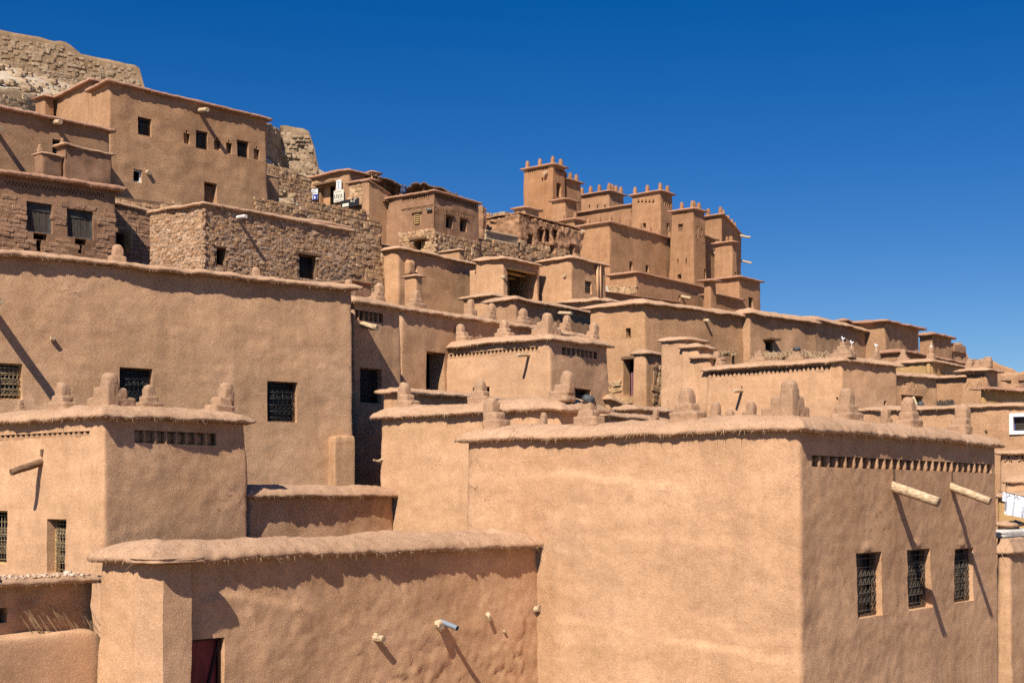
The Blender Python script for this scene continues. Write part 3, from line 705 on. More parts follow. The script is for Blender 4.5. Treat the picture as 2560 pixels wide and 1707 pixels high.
# ---- FW: courtyard wall in front with the red door
fw = House('courtyard_wall', 'low mud courtyard wall along the bottom centre with a red door and thick straw cap', 'wall', (1345, 18.4, 1363), 237, 1345, anchor='R', uC=386, back=0.9, zb=2.0, zf=5.3,
           step=0.04, batter=0.02, over=0.16, caph=0.22, capw=0.8, lip=0.06, wob=0.04, fringe=150, rad=0.07, amp=1.15, seed=21, **NK)
fw.hole('B', 452, 556, 1596, 1790, 0.10, True)
d_ = fw.board('door', 'B', 456, 552, 1602, 1790, 'door_red', -0.085, -0.06)
a, b, z0, z1 = fw.rect('B', 456, 552, 1602, 1790)
mbx = MB()
for q in ((a - .03, a + .02, z0, z1 + .03), (b - .02, b + .03, z0, z1 + .03), (a, b, z1, z1 + .035)): fw.box(mbx, 'B', *q, -0.08, -0.025)
mbx.build('door_frame', 'door_trim', d_)
mbx = MB(); mbx.tube(fw.pt('B', a, z1 - .38, -.05), fw.pt('B', (a + b) / 2 - .05, z1 - 1.0, -.05), .018, .018, 6); mbx.tube(fw.pt('B', b, z1 - .04, -.05), fw.pt('B', (a + b) / 2 - .05, z1 - 1.0, -.05), .018, .018, 6)
mbx.build('brace', 'door_trim', d_)
for u, y, r_, ln in ((936, 1590, .05, .10), (1085, 1560, .062, .10), (1212, 1538, .04, .06), (1337, 1520, .05, .06), (1255, 1578, .022, .04)): fw.stub('B', u, y, r_, ln)
sv = fw.sx('B', 1095); z = fw.zy('B', sv, 1546); mbx = MB(); pa = fw.pt('B', sv, z, -.1); pb = fw.pt('B', sv + .02, z - .1, .27)
mbx.tube(pa, pb, .032, .032, 14, 2, 0, False); mbx.tube(pb, pa, .027, .027, 14, 2, 0, False); mbx.build('drain_pipe', 'pvc', fw.root, True)
fw.bumpat('B', 1080, 1690, 1.8, -.022, .38); fw.bumpat('B', 1300, 1620, .6, -.02, .9)
fw.step_line('B', [(480, 1488), (600, 1478), (700, 1500), (800, 1530)], .03, .05)
a, b, z0, z1 = fw.rect('B', 405, 459, 1402, 2100)
pv = []
# pier at the left end of the wall
sb = fw.sx('B', 455); nn = 70
for nm, path in (('pier', [(x, .15) for x in np.linspace(-.012, sb, 10)]), ('pier_side', [(-.012, o) for o in np.linspace(-.3, .15, 8)]), ('pier_side', [(sb, o) for o in (.15, .05, -.2)])):
    Vp = np.array([fw.pt('B', x, z, o) for z in np.linspace(fw.zb, fw.ztop - .01, nn) for (x, o) in path])
    Vp[:, :2] += fw.nrm[1][None] * (0.010 * fbm(Vp * 2.2, 3, 5) + .004 * fbm(Vp * 11, 3, 6))[:, None] + fw.e[1][None] * (0.006 * fbm(Vp * 5.2, 3, 9))[:, None]
    k_ = len(path); obj(nm, Vp, [(r_ * k_ + c, r_ * k_ + c + 1, (r_ + 1) * k_ + c + 1, (r_ + 1) * k_ + c) for r_ in range(nn - 1) for c in range(k_ - 1)], 'mud_near', fw.root, True)
fw.lump('pier_coping', 'B', 350, 478, 1390, 1406, 0.27, 'straw_near', 8, 0.05, 18)
fw.build()
# ---- L0: ruined low wall, bottom left, with reeds hanging from its lip
l0 = House('ruined_wall', 'crumbling low wall in the bottom left corner with broken reeds hanging under its lip', 'wall', (234, 14.3, 1449), -100, 234, anchor='R', uC=-150, back=0.5, zb=2.0, zf=5.2,
           yR=1446, step=0.05, batter=0.0, over=0.20, caph=0.07, capw=0.55, lip=0.05, wob=0.05, fringe=90, amp=2.2, mat='mud_left', capmat='straw_near', seed=2)
l0.hole('B', -2, 22, 1520, 1558, 0.6, False)
l0.lump('ledge', 'B', -160, 240, 1588, 2200, 0.16, 'mud_near', 14, 0.03, 26)
rr = random.Random(5); mbx = MB()
for k in range(46):
    u = rr.uniform(45, 225); sv = l0.sx('B', u); yt = rr.uniform(1500, 1555); z = l0.zy('B', sv, yt); p = l0.pt('B', sv, z, rr.uniform(.02, .07)); ln = rr.uniform(.08, .24)
    q = p + np.array((*l0.e[1], 0)) * ln * rr.uniform(.5, .75) + np.array((*l0.nrm[1], 0)) * ln * rr.uniform(.05, .25) - np.array((0, 0, ln)); mbx.tube(p, q, .003, .002, 4)
mbx.build('reeds', 'reed', l0.root, False, 'stuff')
mbx = MB()
for k in range(150):
    sv = l0.sx('B', rr.uniform(-100, 232)); V, Fc = STONES[k % 10]; r_ = rr.choice((.008, .01, .014, .018)); 
    if k % 50 == 0: r_ = .04
    p = l0.pt('B', sv, l0.ztop + .06 + r_ * .2, rr.uniform(-.4, .12)); mbx.add(V * np.array((r_, r_, r_ * .7)) + p, Fc)
mbx.build('rubble', 'pebble', l0.root, True, 'stuff')
l0.build()
# ---- LH: house with stepped finials, left
lh = House('mud_house', 'mud house at the left edge with stepped finials and a row of square niches', 'house', (259, 17, 1042), -160, 616, zb=2.2, zf=6.2,
           step=0.045, batter=0.014, over=0.15, caph=0.2, capw=0.6, wob=0.045, fringe=150, rad=0.10, seed=11, mat='mud_near', capmat='straw_near')
lh.teeth('A', -60, 224, 1084, 1096, 22, 'tri', 0.06)
lh.teeth('B', 337, 541, 1079, 1110, 8, 'sq', 0.10, 0.24)
lh.spout('A', (106, 1148), 0.43, 0.05, 0.40, 'wood_brown', -0.03)
lh.win('A', 121, 168, 1297, 1437, 0.13, 6, 8, scroll=(.3, .55, .8), mat='iron_yellow', frame='wood_yellow', br=.005)
lh.win('A', -32, 19, 1276, 1410, 0.13, 6, 8, scroll=(.3, .6), mat='iron_yellow', frame='wood_yellow', br=.005)
lh.fin('A', 113, 66, 'both', .25, var=1); lh.fin('A', 8, 30, 'both', .25, var=2); lh.fin('B', 259, 82, 'corner', .27)
lh.fin('B', 402, 58, 'both', .25, var=3); lh.fin('B', 594, 74, 'left', .25, var=4)
lh.build()
# ---- L1: low wall between LH and F2
l1 = House('low_wall', 'short low wall with straw cap between the left finial house and the pale middle house', 'wall', (985, 21.62, 1241), 600, 985, anchor='R', b=2300, uC=620, back=0.55, zb=3.0, zf=6.3,
           step=0.06, over=0.13, caph=0.19, capw=0.5, wob=0.02, fringe=90, amp=1.6, mat='mud_left', capmat='straw_near')
l1.build()
# ---- BW: long tall wall house, left
bw = House('mud_house', 'long tall mud house wall across the left with three barred windows and straw cap', 'house', (880, 27, 726), -400, 880, anchor='R', uC=-140, a=-2470, b=4820, back=5.0, zb=4.0, zf=7.5,
           step=0.06, batter=0.008, over=0.24, caph=0.17, capw=0.7, lip=0.06, wob=0.05, fringe=90, amp=1.15, rad=0.1, mat='mud_left', capmat='straw_near', seed=31)
bw.win('B', -12, 57, 908, 998, 0.12, 6, 6, scroll=(.2, .5, .78), mat='iron_yellow', frame='wood_yellow')
bw.win('B', 298, 381, 920, 1022, 0.12, 7, 6, scroll=(.3, .7), frame='wood_brown')
bw.win('B', 667, 741, 954, 1055, 0.12, 6, 6, scroll=(.3, .7), frame='wood_brown')
bw.stub('B', 133, 845, .05, .1); bw.spout('B', (-42, 742), 0.95, 0.08, .2, hole=False)
bw.lump('buttress', 'B', 816, 868, 1090, 1400, 0.24, None, 26, 0.02, 18)
bw.fin('B', 293, 56, 'both', .45, var=1, dz=-.03, dd=.3); bw.fin('B', 640, 40, 'both', .45, var=2, dz=-.05, dd=.5)
bw.build()
# ---- BW2
b2 = House('mud_house', 'narrow shaded mud house with one dark barred window right of the long left wall', 'house', (884, 27.85, 757), 862, 1001, zb=4.0, zf=7.4,
           step=0.08, batter=0.004, over=0.16, caph=0.22, capw=0.7, fringe=70, mat='mud_left', capmat='straw_near', back=2.4)
b2.win('B', 900, 953, 921, 1008, 0.12, 7, 7, scroll=(.3, .55, .8), frame='wood_brown'); b2.teeth('B', 886, 957, 779, 803, 6, 'sq', .09, .26)
b2.spout('B', (906, 808), .42, .07, .3); b2.fin('B', 915, 46, 'spike', .5, var=1); b2.fin('B', 979, 46, 'left', .35, var=2)
b2.build()
# ---- M0
m0 = House('mud_house', 'long low mud house with a dark doorway behind the square finial house', 'house', (1003, 30.6, 775), 960, 1458, zb=5.0, zf=8.0,
           step=0.09, over=0.2, caph=0.2, capw=0.6, fringe=60, wob=.06, amp=1.5, mat='mud_left', capmat='straw_mid', back=4.5)
m0.hole('B', 1065, 1113, 880, 1004, 0.5, False)
for u, px, k in ((1065, 44, 'both'), (1200, 42, 'spike'), (1253, 40, 'left'), (1331, 40, 'both'), (1441, 40, 'left')): m0.fin('B', u, px, k, .3, var=int(u))
m0.build()
# ---- MH
mh = House('mud_house', 'square mud house in the middle with toothed frieze and four stepped finials', 'house', (1374, 30, 848), 1113, 1519, zb=5.0, zf=7.8,
           step=0.06, batter=0.045, over=0.2, caph=0.22, capw=0.6, fringe=90, wob=.04, amp=1.0, rad=.1, mat='mud_near', capmat='straw_near', seed=17)
mh.teeth('A', 1124, 1346, 876, 889, 23, 'tri', 0.07); mh.teeth('B', 1402, 1492, 874, 892, 8, 'sq', .08, .24)
mh.spout('A', (1322, 886), 0.42, .04, .12, hole=False); mh.hole('A', 1186, 1226, 967, 1010, .4, False)
mh.win('B', 1432, 1472, 972, 1042, .14, 5, 7, scroll=(.4, .7), frame='wood_brown')
for u, px, k in ((1134, 42, 'right'), (1243, 42, 'both')): mh.fin('A', u, px, k, .25, var=int(u))
mh.fin('B', 1374, 50, 'corner', .28); mh.fin('B', 1507, 44, 'left', .25, var=2)
mh.build()
# ---- L2
l2 = House('low_wall', 'low wall with straw cap running below the dark doorway in the middle', 'wall', (1006, 26, 981), 980, 1300, zb=4.0, zf=7.6, back=.5,
           step=.08, over=.16, caph=.12, capw=.45, fringe=80, mat='mud_left', capmat='straw_near')
l2.build()
# ---- lane walls between the middle house and the foreground roof
for k, (C, uL, uR, txt) in enumerate((((1524, 31.5, 1000), 1500, 1600, 'short sloping wall cap at the mouth of the stone lane'), ((1510, 27.5, 1042), 1490, 1660, 'low wall right of the square finial house just above the large roof'), ((1590, 29.5, 1024), 1560, 1680, 'small wall cap in the lane below the purple door'))):
    h = House('low_wall', txt, 'wall', C, uL, uR, zb=4.0, zf=7.8, back=.5, step=.1, over=.14, caph=.14, capw=.4, fringe=60, yR=(1032 if k == 0 else None), mat='mud_mid', capmat='straw_mid'); h.build()
# ---- R1: gate tower with purple door, long wall to the right
r1 = House('mud_house', 'tall mud house with a purple door and one slot window at the lane', 'house', (1610, 40, 760), 1474, 1881, b=3860, zb=5.5, zf=10.2,
           step=.12, over=.22, caph=.22, capw=.6, amp=1.4, fringe=40, wob=.05, rad=.15, **MK)
r1.hole('A', 1560, 1599, 897, 992, .35, False); r1.hole('A', 1565, 1577, 820, 848, .3, False)
a, b, z0, z1 = r1.rect('A', 1573, 1599, 930, 992); dm = MB(); r1.box(dm, 'A', a, b, z0, z1, -.16, -.11); d_ = dm.build('door', 'door_purple', r1.root)
for k in range(5):
    x = a + (b - a) * (k + .5) / 5; dm = MB(); r1.box(dm, 'A', x - .02, x + .02, z0, z1, -.11, -.095); dm.build('plank', 'door_purple', d_)
dm = MB(); a2, b2_, y0_, y1_ = r1.rect('A', 1556, 1602, 890, 897); r1.box(dm, 'A', a2, b2_, y0_, y1_, -.2, .05); dm.build('lintel', 'wood_brown', r1.root)
r1.masonry('A', 1474, 1612, 955, 1012, .24, 'stone', 'stone_warm', 70, .05); r1.stub('B', 1760, 800, .06, .16); r1.stub('B', 1800, 808, .05, .02); 
r1.build()
r2 = House('mud_house', 'mud house with long plain wall right of the purple door house', 'house', (1874, 42.9, 786), 1838, 2042, b=3860, zb=7.0, zf=10.5, step=.14, over=.22, caph=.22, amp=1.5, fringe=30, wob=.05, **MK)
r2.win('B', 1913, 1931, 852, 877, .1, 3, 3, frame='wood_brown', lintel=(.12, .06, .25)); r2.stub('B', 1917, 815, .05, .02); r2.build()
r3 = House('mud_house', 'mud house with a plain falling roofline at the right end of the long terrace', 'house', (2030, 47.0, 801), 1990, 2196, zb=8.0, zf=10.8, step=.16, over=.22, caph=.22, amp=1.5, fringe=30, wob=.05, **MK); r3.build()
# ---- R5 with the stepped stair wall
r5 = House('mud_house', 'pale mud house with a long toothed frieze and white ornaments on its finials', 'house', (2104, 34, 905), 1769, 2240, b=4600, zb=5.5, zf=9.2,
           step=.08, batter=.03, over=.18, caph=.2, capw=.6, fringe=70, mat='mud_near', capmat='straw_mid', seed=41)
r5.teeth('A', 1776, 2078, 922, 936, 28, 'tri', .07); r5.spout('A', (1856, 976), .42, .045, .1)
for u, px, k in ((1884, 30, 'cone'), (1978, 28, 'cone'), (1778, 34, 'right'), (2094, 36, 'cone')):
    q = r5.fin('A', u, px, k, .3, var=int(u))
    if u == 1978: POT2 = q
    if u == 2094: BIRD1 = q
BIRD2 = r5.fin('B', 2161, 32, 'spike', .4); BIRD3 = r5.fin('B', 2222, 30, 'left', .4)
r5.hole('A', 2090, 2095, 993, 1000, .2, False); r5.hole('B', 2206, 2212, 1002, 1022, .2, False)
r5.build()
for k, (C, uL, bk) in enumerate((((1716, 36.9, 849), 1652, -1.0), ((1746, 36.6, 868), 1704, -.8), ((1776, 36.35, 895), 1734, -.6))):
    h = House('stair_wall', '', '', C, uL, 1800, zb=6.0, zf=9.0, step=.12, back=bk, over=.14, caph=.15, capw=.35, batter=.01, fringe=40, mat='mud_near', capmat='straw_mid', root=r5.root, wallname='stair_wall', base=False); h.build()
s0 = House('side_wall', 'shaded side wall with rough stone foot beside the purple door', 'wall', (1614, 38.4, 884), 1600, 1658, zb=6.0, zf=10, back=.4, step=.12, over=.14, caph=.16, capw=.4, **MK)
s0.masonry('B', 1632, 1660, 915, 1012, .22, 'stone', 'stone_warm', 40, .04); s0.build()
# reed awning behind the frieze house
def awning(label, pts, posts, mat='reed', n=70, r=.03, sag=.1):
    """pts: four corners of the reed mat (front-left, front-right, back-right, back-left)"""
    pts = [np.array(p) for p in pts]; c = sum(pts) / 4; root = empty('reed_awning', (c[0], c[1], min(p[2] for p in pts) - 1.5), label, 'awning')
    rr = random.Random(int(c[0] * 10)); mb = MB()
    for k in range(n):
        t = k / (n - 1); a = pts[0] * (1 - t) + pts[1] * t; b = pts[3] * (1 - t) + pts[2] * t
        j = rr.uniform(-.12, .12); dd = (b - a); ln = np.linalg.norm(dd)
        s_ = np.array((0, 0, rr.uniform(-sag, sag) * .6 - sag * math.sin(t * 9)))
        mb.tube(a - dd * rr.uniform(0, .12) + s_, b + dd * rr.uniform(0, .1) + s_ + np.array((j, 0, 0)), r * rr.uniform(.6, 1.2), r * .7, 5, 3, .03, True, k)
    for t in (.15, .5, .85):
        a = pts[0] * (1 - t) + pts[3] * t; b = pts[1] * (1 - t) + pts[2] * t; mb.tube(a - np.array((0, 0, r * 2)), b - np.array((0, 0, r * 2)), r * 1.4, r * 1.2, 6, 4, .02)
    mb.build('reed_mat', mat, root, False, 'stuff')
    for (p, h) in posts:
        m2 = MB(); p = np.array(p); m2.tube(p, p - np.array((0, 0, h)), r * 1.7, r * 1.9, 7, 4, .03); m2.build('post', 'wood_brown', root)
    return root
awning('flat reed awning over the terrace behind the frieze house', (P(1890, 888, 37.5), P(2082, 892, 37.8), P(2070, 878, 40.5), P(1893, 878, 40.5)), [(P(1905, 885, 38), 1.6), (P(1960, 885, 38), 1.6), (P(2020, 885, 38), 1.6), (P(2062, 885, 38), 1.6)], 'reed', 110, .022, .05)
awning('small reed awning by the stepped stair wall', (P(1795, 884, 38.0), P(1838, 884, 38.2), P(1838, 880, 39.2), P(1797, 880, 39.2)), [(P(1800, 882, 38.1), 1.2), (P(1834, 882, 38.3), 1.2)], 'reed', 26, .02, .03)
# ---- right cluster behind
spec = [
 ('mud_house', 'dark rimmed mud house highest of the right hand cluster', (2211, 50, 805), 2148, 2298, 9.0, dict(mat='mud_up', capmat='straw_far', amp=3, over=.3)),
 ('mud_house', 'sliver of a dark rimmed house roof behind the terrace end', (2112, 54, 804), 2084, 2152, 9.5, dict(mat='mud_up', capmat='straw_far')),
 ('mud_house', 'small mud house with purple grey rim second highest at right', (2331, 54, 837), 2296, 2377, 9.5, dict(mat='mud_up', capmat='straw_far', amp=2)),
 ('mud_house', 'long shaded mud house with thin sagging rim in the right cluster', (2255, 44, 881), 2200, 2411, 8.0, dict(mat='mud_up', capmat='straw_far', amp=1.5)),
]
for nm, lb, C, uL, uR, zb, kw in spec:
    k2 = dict(step=.16, over=.2, caph=.16, capw=.5, wob=.05, lip=.08); k2.update(kw)
    h = House(nm, lb, 'house', C, uL, uR, zb=zb, zf=zb + 1, **k2)
    h.build()
r9 = House('mud_house', 'small ochre plastered house with pale onion finial in the right cluster', 'house', (2329, 41, 905), 2238, 2410, zb=7.5, step=.12, over=.16, caph=.16, mat='mud_ochre', capmat='straw_mid'); ON1 = r9.fin('A', 2318, 30, 'spike', .3); r9.fin('A', 2248, 28, 'both', .3); r9.build()
r9.lump('corner_post', 'A', 2318, 2328, 905, 942, .1, None, 5, .1, 6)
r10 = House('shop_house', 'shaded mud house with a cave like shop opening full of pots', 'house', (2236, 37.2, 939), 2215, 2342, zb=6.0, zf=9, b=4600, step=.09, over=.2, caph=.16, amp=2.5, **MK)
r10.hole('B', 2252, 2308, 988, 1040, .8, False)
for (u, y) in [(2262, 955), (2260, 962), (2264, 962), (2286, 958), (2284, 963), (2290, 963), (2282, 968), (2292, 968), (2288, 975), (2286, 982)]:
    r10.hole('B', u - 1.4, u + 1.4, y - 1.6, y + 1.6, .06, True)
r10.build()
r11w = House('low_wall', 'sunlit plain wall between the pot shop and the diamond patterned tower', 'wall', (2408, 40.4, 944), 2338, 2440, zb=6.5, step=.12, back=-.6, over=.18, caph=.12, **MK); r11w.build()
r11 = House('mud_tower', 'small square tower with diamond hole pattern and stubby finials at right', 'tower', (2466, 40, 927), 2404, 2494, zb=6.5, zf=9.5, step=.09, over=.24, caph=.16, mat='mud_mid', capmat='straw_mid', batter=.02)
r11.teeth('A', 2412, 2460, 936, 946, 8, 'tri', .06)
for (cx) in (2424, 2449):
    for k in range(5):
        for sg in (-1, 1): r11.hole('A', cx + sg * k * 2.3 - 1, cx + sg * k * 2.3 + 1, 953 + k * 4.3, 955.4 + k * 4.3, .05, True) if (k or sg > 0) else None
for u, px, k in ((2414, 22, 'post'), (2434, 18, 'both'), (2460, 26, 'post')): r11.fin('A', u, px, k, .3, wide=1.5)
r11.fin('B', 2482, 24, 'post', .3, wide=1.5); r11.build()
r12 = House('mud_house', 'orange tinted shaded house wall with fringed rim at the right edge', 'house', (2461, 37, 975), 2450, 2640, zb=6.0, zf=9, b=5600, step=.12, over=.24, caph=.12, mat='mud_ochre', capmat='straw_far', fringe=50, amp=1.5); r12.build()
r13 = House('mud_house', 'long sunlit house wall with a white framed window at the right edge', 'house', (2660, 28.5, 1012), 2117, 2760, zb=4.0, zf=7.8, step=.08, over=.14, caph=.12, capw=.5, fringe=50, a=-5200, mat='mud_mid', capmat='straw_mid')
r13.win('A', 2533, 2592, 1041, 1077, .12, 8, 7, mat='iron_pale', frame='blue_paint')
a, b, z0, z1 = r13.rect('A', 2524, 2601, 1032, 1085); mbx = MB(); w_ = .075
for q in ((a, a + w_, z0, z1), (b - w_, b, z0, z1), (a + w_, b - w_, z0, z0 + w_), (a + w_, b - w_, z1 - w_, z1)): r13.box(mbx, 'A', *q, -.05, .035)
mbx.build('window_surround', 'white_paint', r13.root)
r13.build()
r13.stub('A', 2466, 1075, .03, .03, 'wood_brown')
# right edge strip of low roofs
ra = House('mud_house', 'house with dark trefoil holes below the white framed window', 'house', (2680, 26.5, 1131), 2500, 2780, zb=4, zf=7, step=.07, over=.14, caph=.1, capw=.5, fringe=70, **NK)
for cx in (2521, 2556):
    for dx, dy in ((0, -13), (0, -8), (0, -3), (-3.5, 1), (3.5, 1), (-8, 4), (8, 4)): ra.hole('A', cx + dx - 2, cx + dx + 2, 1150 + dy - 2.2, 1150 + dy + 2.2, .07, True)
ra.hole('A', 2538, 2545, 1136, 1142, .1, True); ra.build()
rb = House('low_wall', 'short thick wall with rounded cap at the right edge above the hanging cloth', 'wall', (2690, 25, 1206), 2513, 2790, zb=4, zf=7, step=.06, over=.1, caph=.2, capw=.5, fringe=70, **NK); rb.build()
rc = House('low_wall', 'orange wall behind the hanging white cloth at the right edge', 'wall', (2700, 24, 1241), 2494, 2800, zb=3.5, zf=6.4, step=.07, over=.12, caph=.12, capw=.4, fringe=60, mat='mud_ochre', capmat='straw_near'); rc.build()
rd = House('mud_house', 'lit lower house at the right edge with white plastered roof', 'house', (2524, 22, 1383), 2496, 2660, zb=2.5, zf=5.0, step=.06, over=.10, caph=.27, capw=.6, fringe=90, batter=.02, **NK); rd.build()
rd.lump('white_plaster', 'B', 2540, 2680, 1322, 1342, -.6, 'plaster_white', 8, .03, 8)
re_ = House('mud_house', 'small cap of a house between the orange wall and the white plastered roof', 'house', (2524, 23.2, 1314), 2494, 2540, zb=3.5, step=.08, over=.12, caph=.1, capw=.4, back=-.5, **NK); re_.build()
# hanging cloth
def cloth():
    c0 = P(2507, 1232, 23.2); root = empty('laundry_cloth', tuple(P(2535, 1290, 23.2)), 'white patterned cloth hanging on a line at the right edge', 'cloth')
    nu, nv = 26, 16; V = []
    for j in range(nv):
        for i in range(nu):
            s_ = i / (nu - 1); t = j / (nv - 1); u = 2514 + 70 * s_ - 3 * t; v = 1231 + 14 * s_ + 54 * t
            d = 23.2 + .05 * math.sin(s_ * 17 + t * 1.5) * (.3 + t) + .02 * math.sin(s_ * 41); V.append(P(u, v, d))
    obj('panel', V, [(j * nu + i, (j + 1) * nu + i, (j + 1) * nu + i + 1, j * nu + i + 1) for j in range(nv - 1) for i in range(nu - 1)], 'cloth', root, True)
    V = []
    for j in range(8):
        for i in range(5): V.append(P(2507 + 2.6 * i - .3 * j, 1229 + i * .8 + 3.2 * j, 23.12 + .02 * math.sin(i * 2)))
    obj('corner_flap', V, [(j * 5 + i, (j + 1) * 5 + i, (j + 1) * 5 + i + 1, j * 5 + i + 1) for j in range(7) for i in range(4)], 'cloth', root, True)
    mb = MB(); mb.tube(P(2496, 1227, 23.15), P(2600, 1249, 23.2), .006, .006, 5); mb.build('line', 'ink', root)
cloth()
# pots, ornaments
def lathe(mb, c, prof, n=14):
    c = np.array(c, float); V = []
    for (r_, z) in prof:
        for j in range(n): th = 2 * math.pi * j / n; V.append(c + np.array((r_ * math.cos(th), r_ * math.sin(th), z)))
    Fc = [(k * n + j, k * n + (j + 1) % n, (k + 1) * n + (j + 1) % n, (k + 1) * n + j) for k in range(len(prof) - 1) for j in range(n)]
    mb.add(V, Fc + [tuple(range(n - 1, -1, -1)), tuple((len(prof) - 1) * n + j for j in range(n))])
def pot(name, label, cat, c, prof, mat, tilt=None, lidp=None, k=1.0):
    prof = [(r_ * k, z_ * k) for r_, z_ in prof]; lidp = [(r_ * k, z_ * k) for r_, z_ in lidp] if lidp else None
    root = empty(name, tuple(c), label, cat); mb = MB(); lathe(mb, c, prof)
    if tilt is not None:
        V = np.concatenate(mb.V) - np.array(c); V = V @ np.array(tilt).T + np.array(c); mb.V = [V]
    mb.build('body', mat, root, True)
    if lidp:
        mb = MB(); lathe(mb, c, lidp); mb.build('rim', mat, root, True)
    return root
p, h = POT1; top = p + np.array((0, 0, h * .93)); ca, sa = math.cos(-.35), math.sin(-.35)
pot('metal_pot', 'dark battered metal pot upturned on a finial before the barred window', 'pot', top, [(.16, -.075), (.165, -.06), (.155, .01), (.13, .055), (.08, .08), (.01, .085)], 'tin', ((ca, 0, -sa), (0, 1, 0), (sa, 0, ca)), [(.172, -.085), (.172, -.068)], .56)
p, h = POT2; top = p + np.array((0, 0, h * .92))
pot('metal_pot', 'small dark metal pot upturned on a finial by the reed awning', 'pot', top, [(.24, -.06), (.23, .05), (.18, .12), (.06, .17), (.01, .18)], 'tin', None, [(.27, -.07), (.27, -.05)], .42)
def bird(label, q, k):
    p, h = q; t = p + np.array((0, 0, h)); root = empty('roof_ornament', tuple(t - np.array((0, 0, .03))), label, 'ornament', 'white roof ornaments')
    g = .42; mb = MB(); mb.tube(t - np.array((0, 0, .05)), t + np.array((0, 0, .14)) * g, .009, .008, 6); mb.build('rod', 'white_bird', root)
    for (c, hs) in (((0, 0, .2), (.075, .05, .055)), ((-.05, 0, .29), (.035, .03, .06))):
        V, Fc = sblock(t + np.array(c) * g, np.array(hs) * g, 2.2, 5, .03, k); obj('body' if hs[0] > .05 else 'head', V, Fc, 'white_bird', root, True)
    mb = MB(); mb.tube(t + np.array((-.07, 0, .31)) * g, t + np.array((-.13, 0, .29)) * g, .008, .002, 5); mb.tube(t + np.array((.05, 0, .2)) * g, t + np.array((.13, 0, .27)) * g, .018, .005, 6); mb.build('tail', 'white_bird', root)
bird('white bird ornament on the corner finial of the frieze house', BIRD1, 1); bird('white bird ornament on the middle finial right of the frieze corner', BIRD2, 2); bird('white bird ornament rightmost on the frieze house finials', BIRD3, 3)
p, h = ON1; t = p + np.array((0, 0, h * .9)); pot('roof_ornament', 'pale onion shaped ornament on the ochre house finial', 'ornament', t, [(.10, 0), (.14, .06), (.11, .14), (.03, .2), (.035, .25), (.008, .42)], 'plaster_white', None, None, .4)
zs_ = r10.rect('B', 2252, 2308, 996, 1016)[2]
for k, (u, mat, prof, lb, o) in enumerate(((2248, 'terracotta', [(.08, 0), (.1, .02), (.07, .2), (.06, .26)], 'leftmost tall orange pot at the shop opening', .14), (2258, 'terracotta', [(.13, 0), (.15, .03), (.15, .17), (.13, .2)], 'squat orange pot second from left at the shop opening', .12),
        (2271, 'glaze_cream', [(.09, 0), (.16, .08), (.15, .16), (.09, .28), (.04, .38), (.05, .41)], 'cream pear shaped vase at the shop opening', .16), (2297, 'tin', [(.02, .22), (.06, .24), (.15, .12), (.15, .08), (.1, .06)], 'dark blue metal lamp at the right of the shop opening', .05))):
    sv_ = r10.sx('B', u); c = r10.pt('B', sv_, r10.zy('B', sv_, 1017), o); pot('clay_pot' if k < 3 else 'metal_lamp', lb, 'pot' if k < 3 else 'lamp', c, prof, mat, None, None, .66)
sv_ = r10.sx('B', 2280); root = empty('shop_shelf', tuple(r10.pt('B', sv_, r10.zy('B', sv_, 1024), .1)), 'pale stone counter under the pots of the shop opening', 'counter')
mbx = MB(); r10.box(mbx, 'B', r10.sx('B', 2244), r10.sx('B', 2318), r10.zy('B', sv_, 1030), r10.zy('B', sv_, 1018), .01, .45); mbx.build('slab', 'plaster_white', root)
root = empty('stick_fence', tuple(P(2364, 1024, 36)), 'short fence of grey upright sticks beside the pot shop', 'fence')
for k in range(22):
    u = 2344 + 40 * k / 21; mbx = MB(); mbx.tube(P(u, 1026, 36), P(u + R.uniform(-1, 1.5), 1002 - 3 * k / 21 + R.uniform(-2, 3), 36 + R.uniform(-.04, .04)), .022, .016, 5, 3, .02); mbx.build('stick', 'wood_grey', root)
mbx = MB(); mbx.tube(P(2342, 1012, 36.06), P(2386, 1010, 36.06), .02, .02, 5); mbx.build('rail', 'wood_grey', root)
# ---- M1 terraces behind the middle
for k, (lb, C, uL, uR, zb, kw) in enumerate((
    ('mud house with a log spout and long curved rim behind the middle finials', (1289, 41, 751), 1219, 1546, 7, {}),
    ('small roof rim left of the log spout house below the big open porch', (1229, 45, 741), 1158, 1290, 8.5, {}),
    ('small roof rim behind the purple door house left side', (1494, 46.5, 751), 1402, 1580, 8.5, {}))):
    h = House('mud_house', lb, 'house', C, uL, uR, zb=zb, zf=zb + 2, step=.12, over=.2, caph=.2, capw=.55, fringe=40, wob=.05, amp=1.4, **MK)
    if k == 0: h.spout('B', (1393, 781), .55, .06, .15)
    h.build()
# ---- MT row: three joined terrace houses under the upper village
mt1 = House('mud_house', 'wide terrace house with a small chimney pillar left of the open porch house', 'house', (995, 60, 624), 923, 1192, zb=11.5, zf=15.5, step=.16, over=.26, caph=.24, capw=.6, wob=.06, amp=1.8, rad=.2, fringe=25, **MK)
mt1.hole('B', 1029, 1042, 664, 681, .3, False); mt1.lump('niche_hood', 'B', 1012, 1030, 651, 690, .25, None, 4, .08, 8); mt1.stub('A', 944, 651, .12, .05); mt1.build()
ch = House('chimney_pillar', '', '', (1040, 57.8, 690), 1011, 1056, zb=12, step=.2, over=.16, caph=.14, capw=.4, root=mt1.root, base=False, wallname='chimney_pillar', **MK); ch.build()
mt2 = House('mud_house', 'terrace house with a big open porch under wooden beams', 'house', (1258, 61, 647), 1189, 1347, zb=11.5, zf=15, step=.16, over=.26, caph=.24, capw=.6, wob=.06, amp=1.5, rad=.15, fringe=25, **MK)
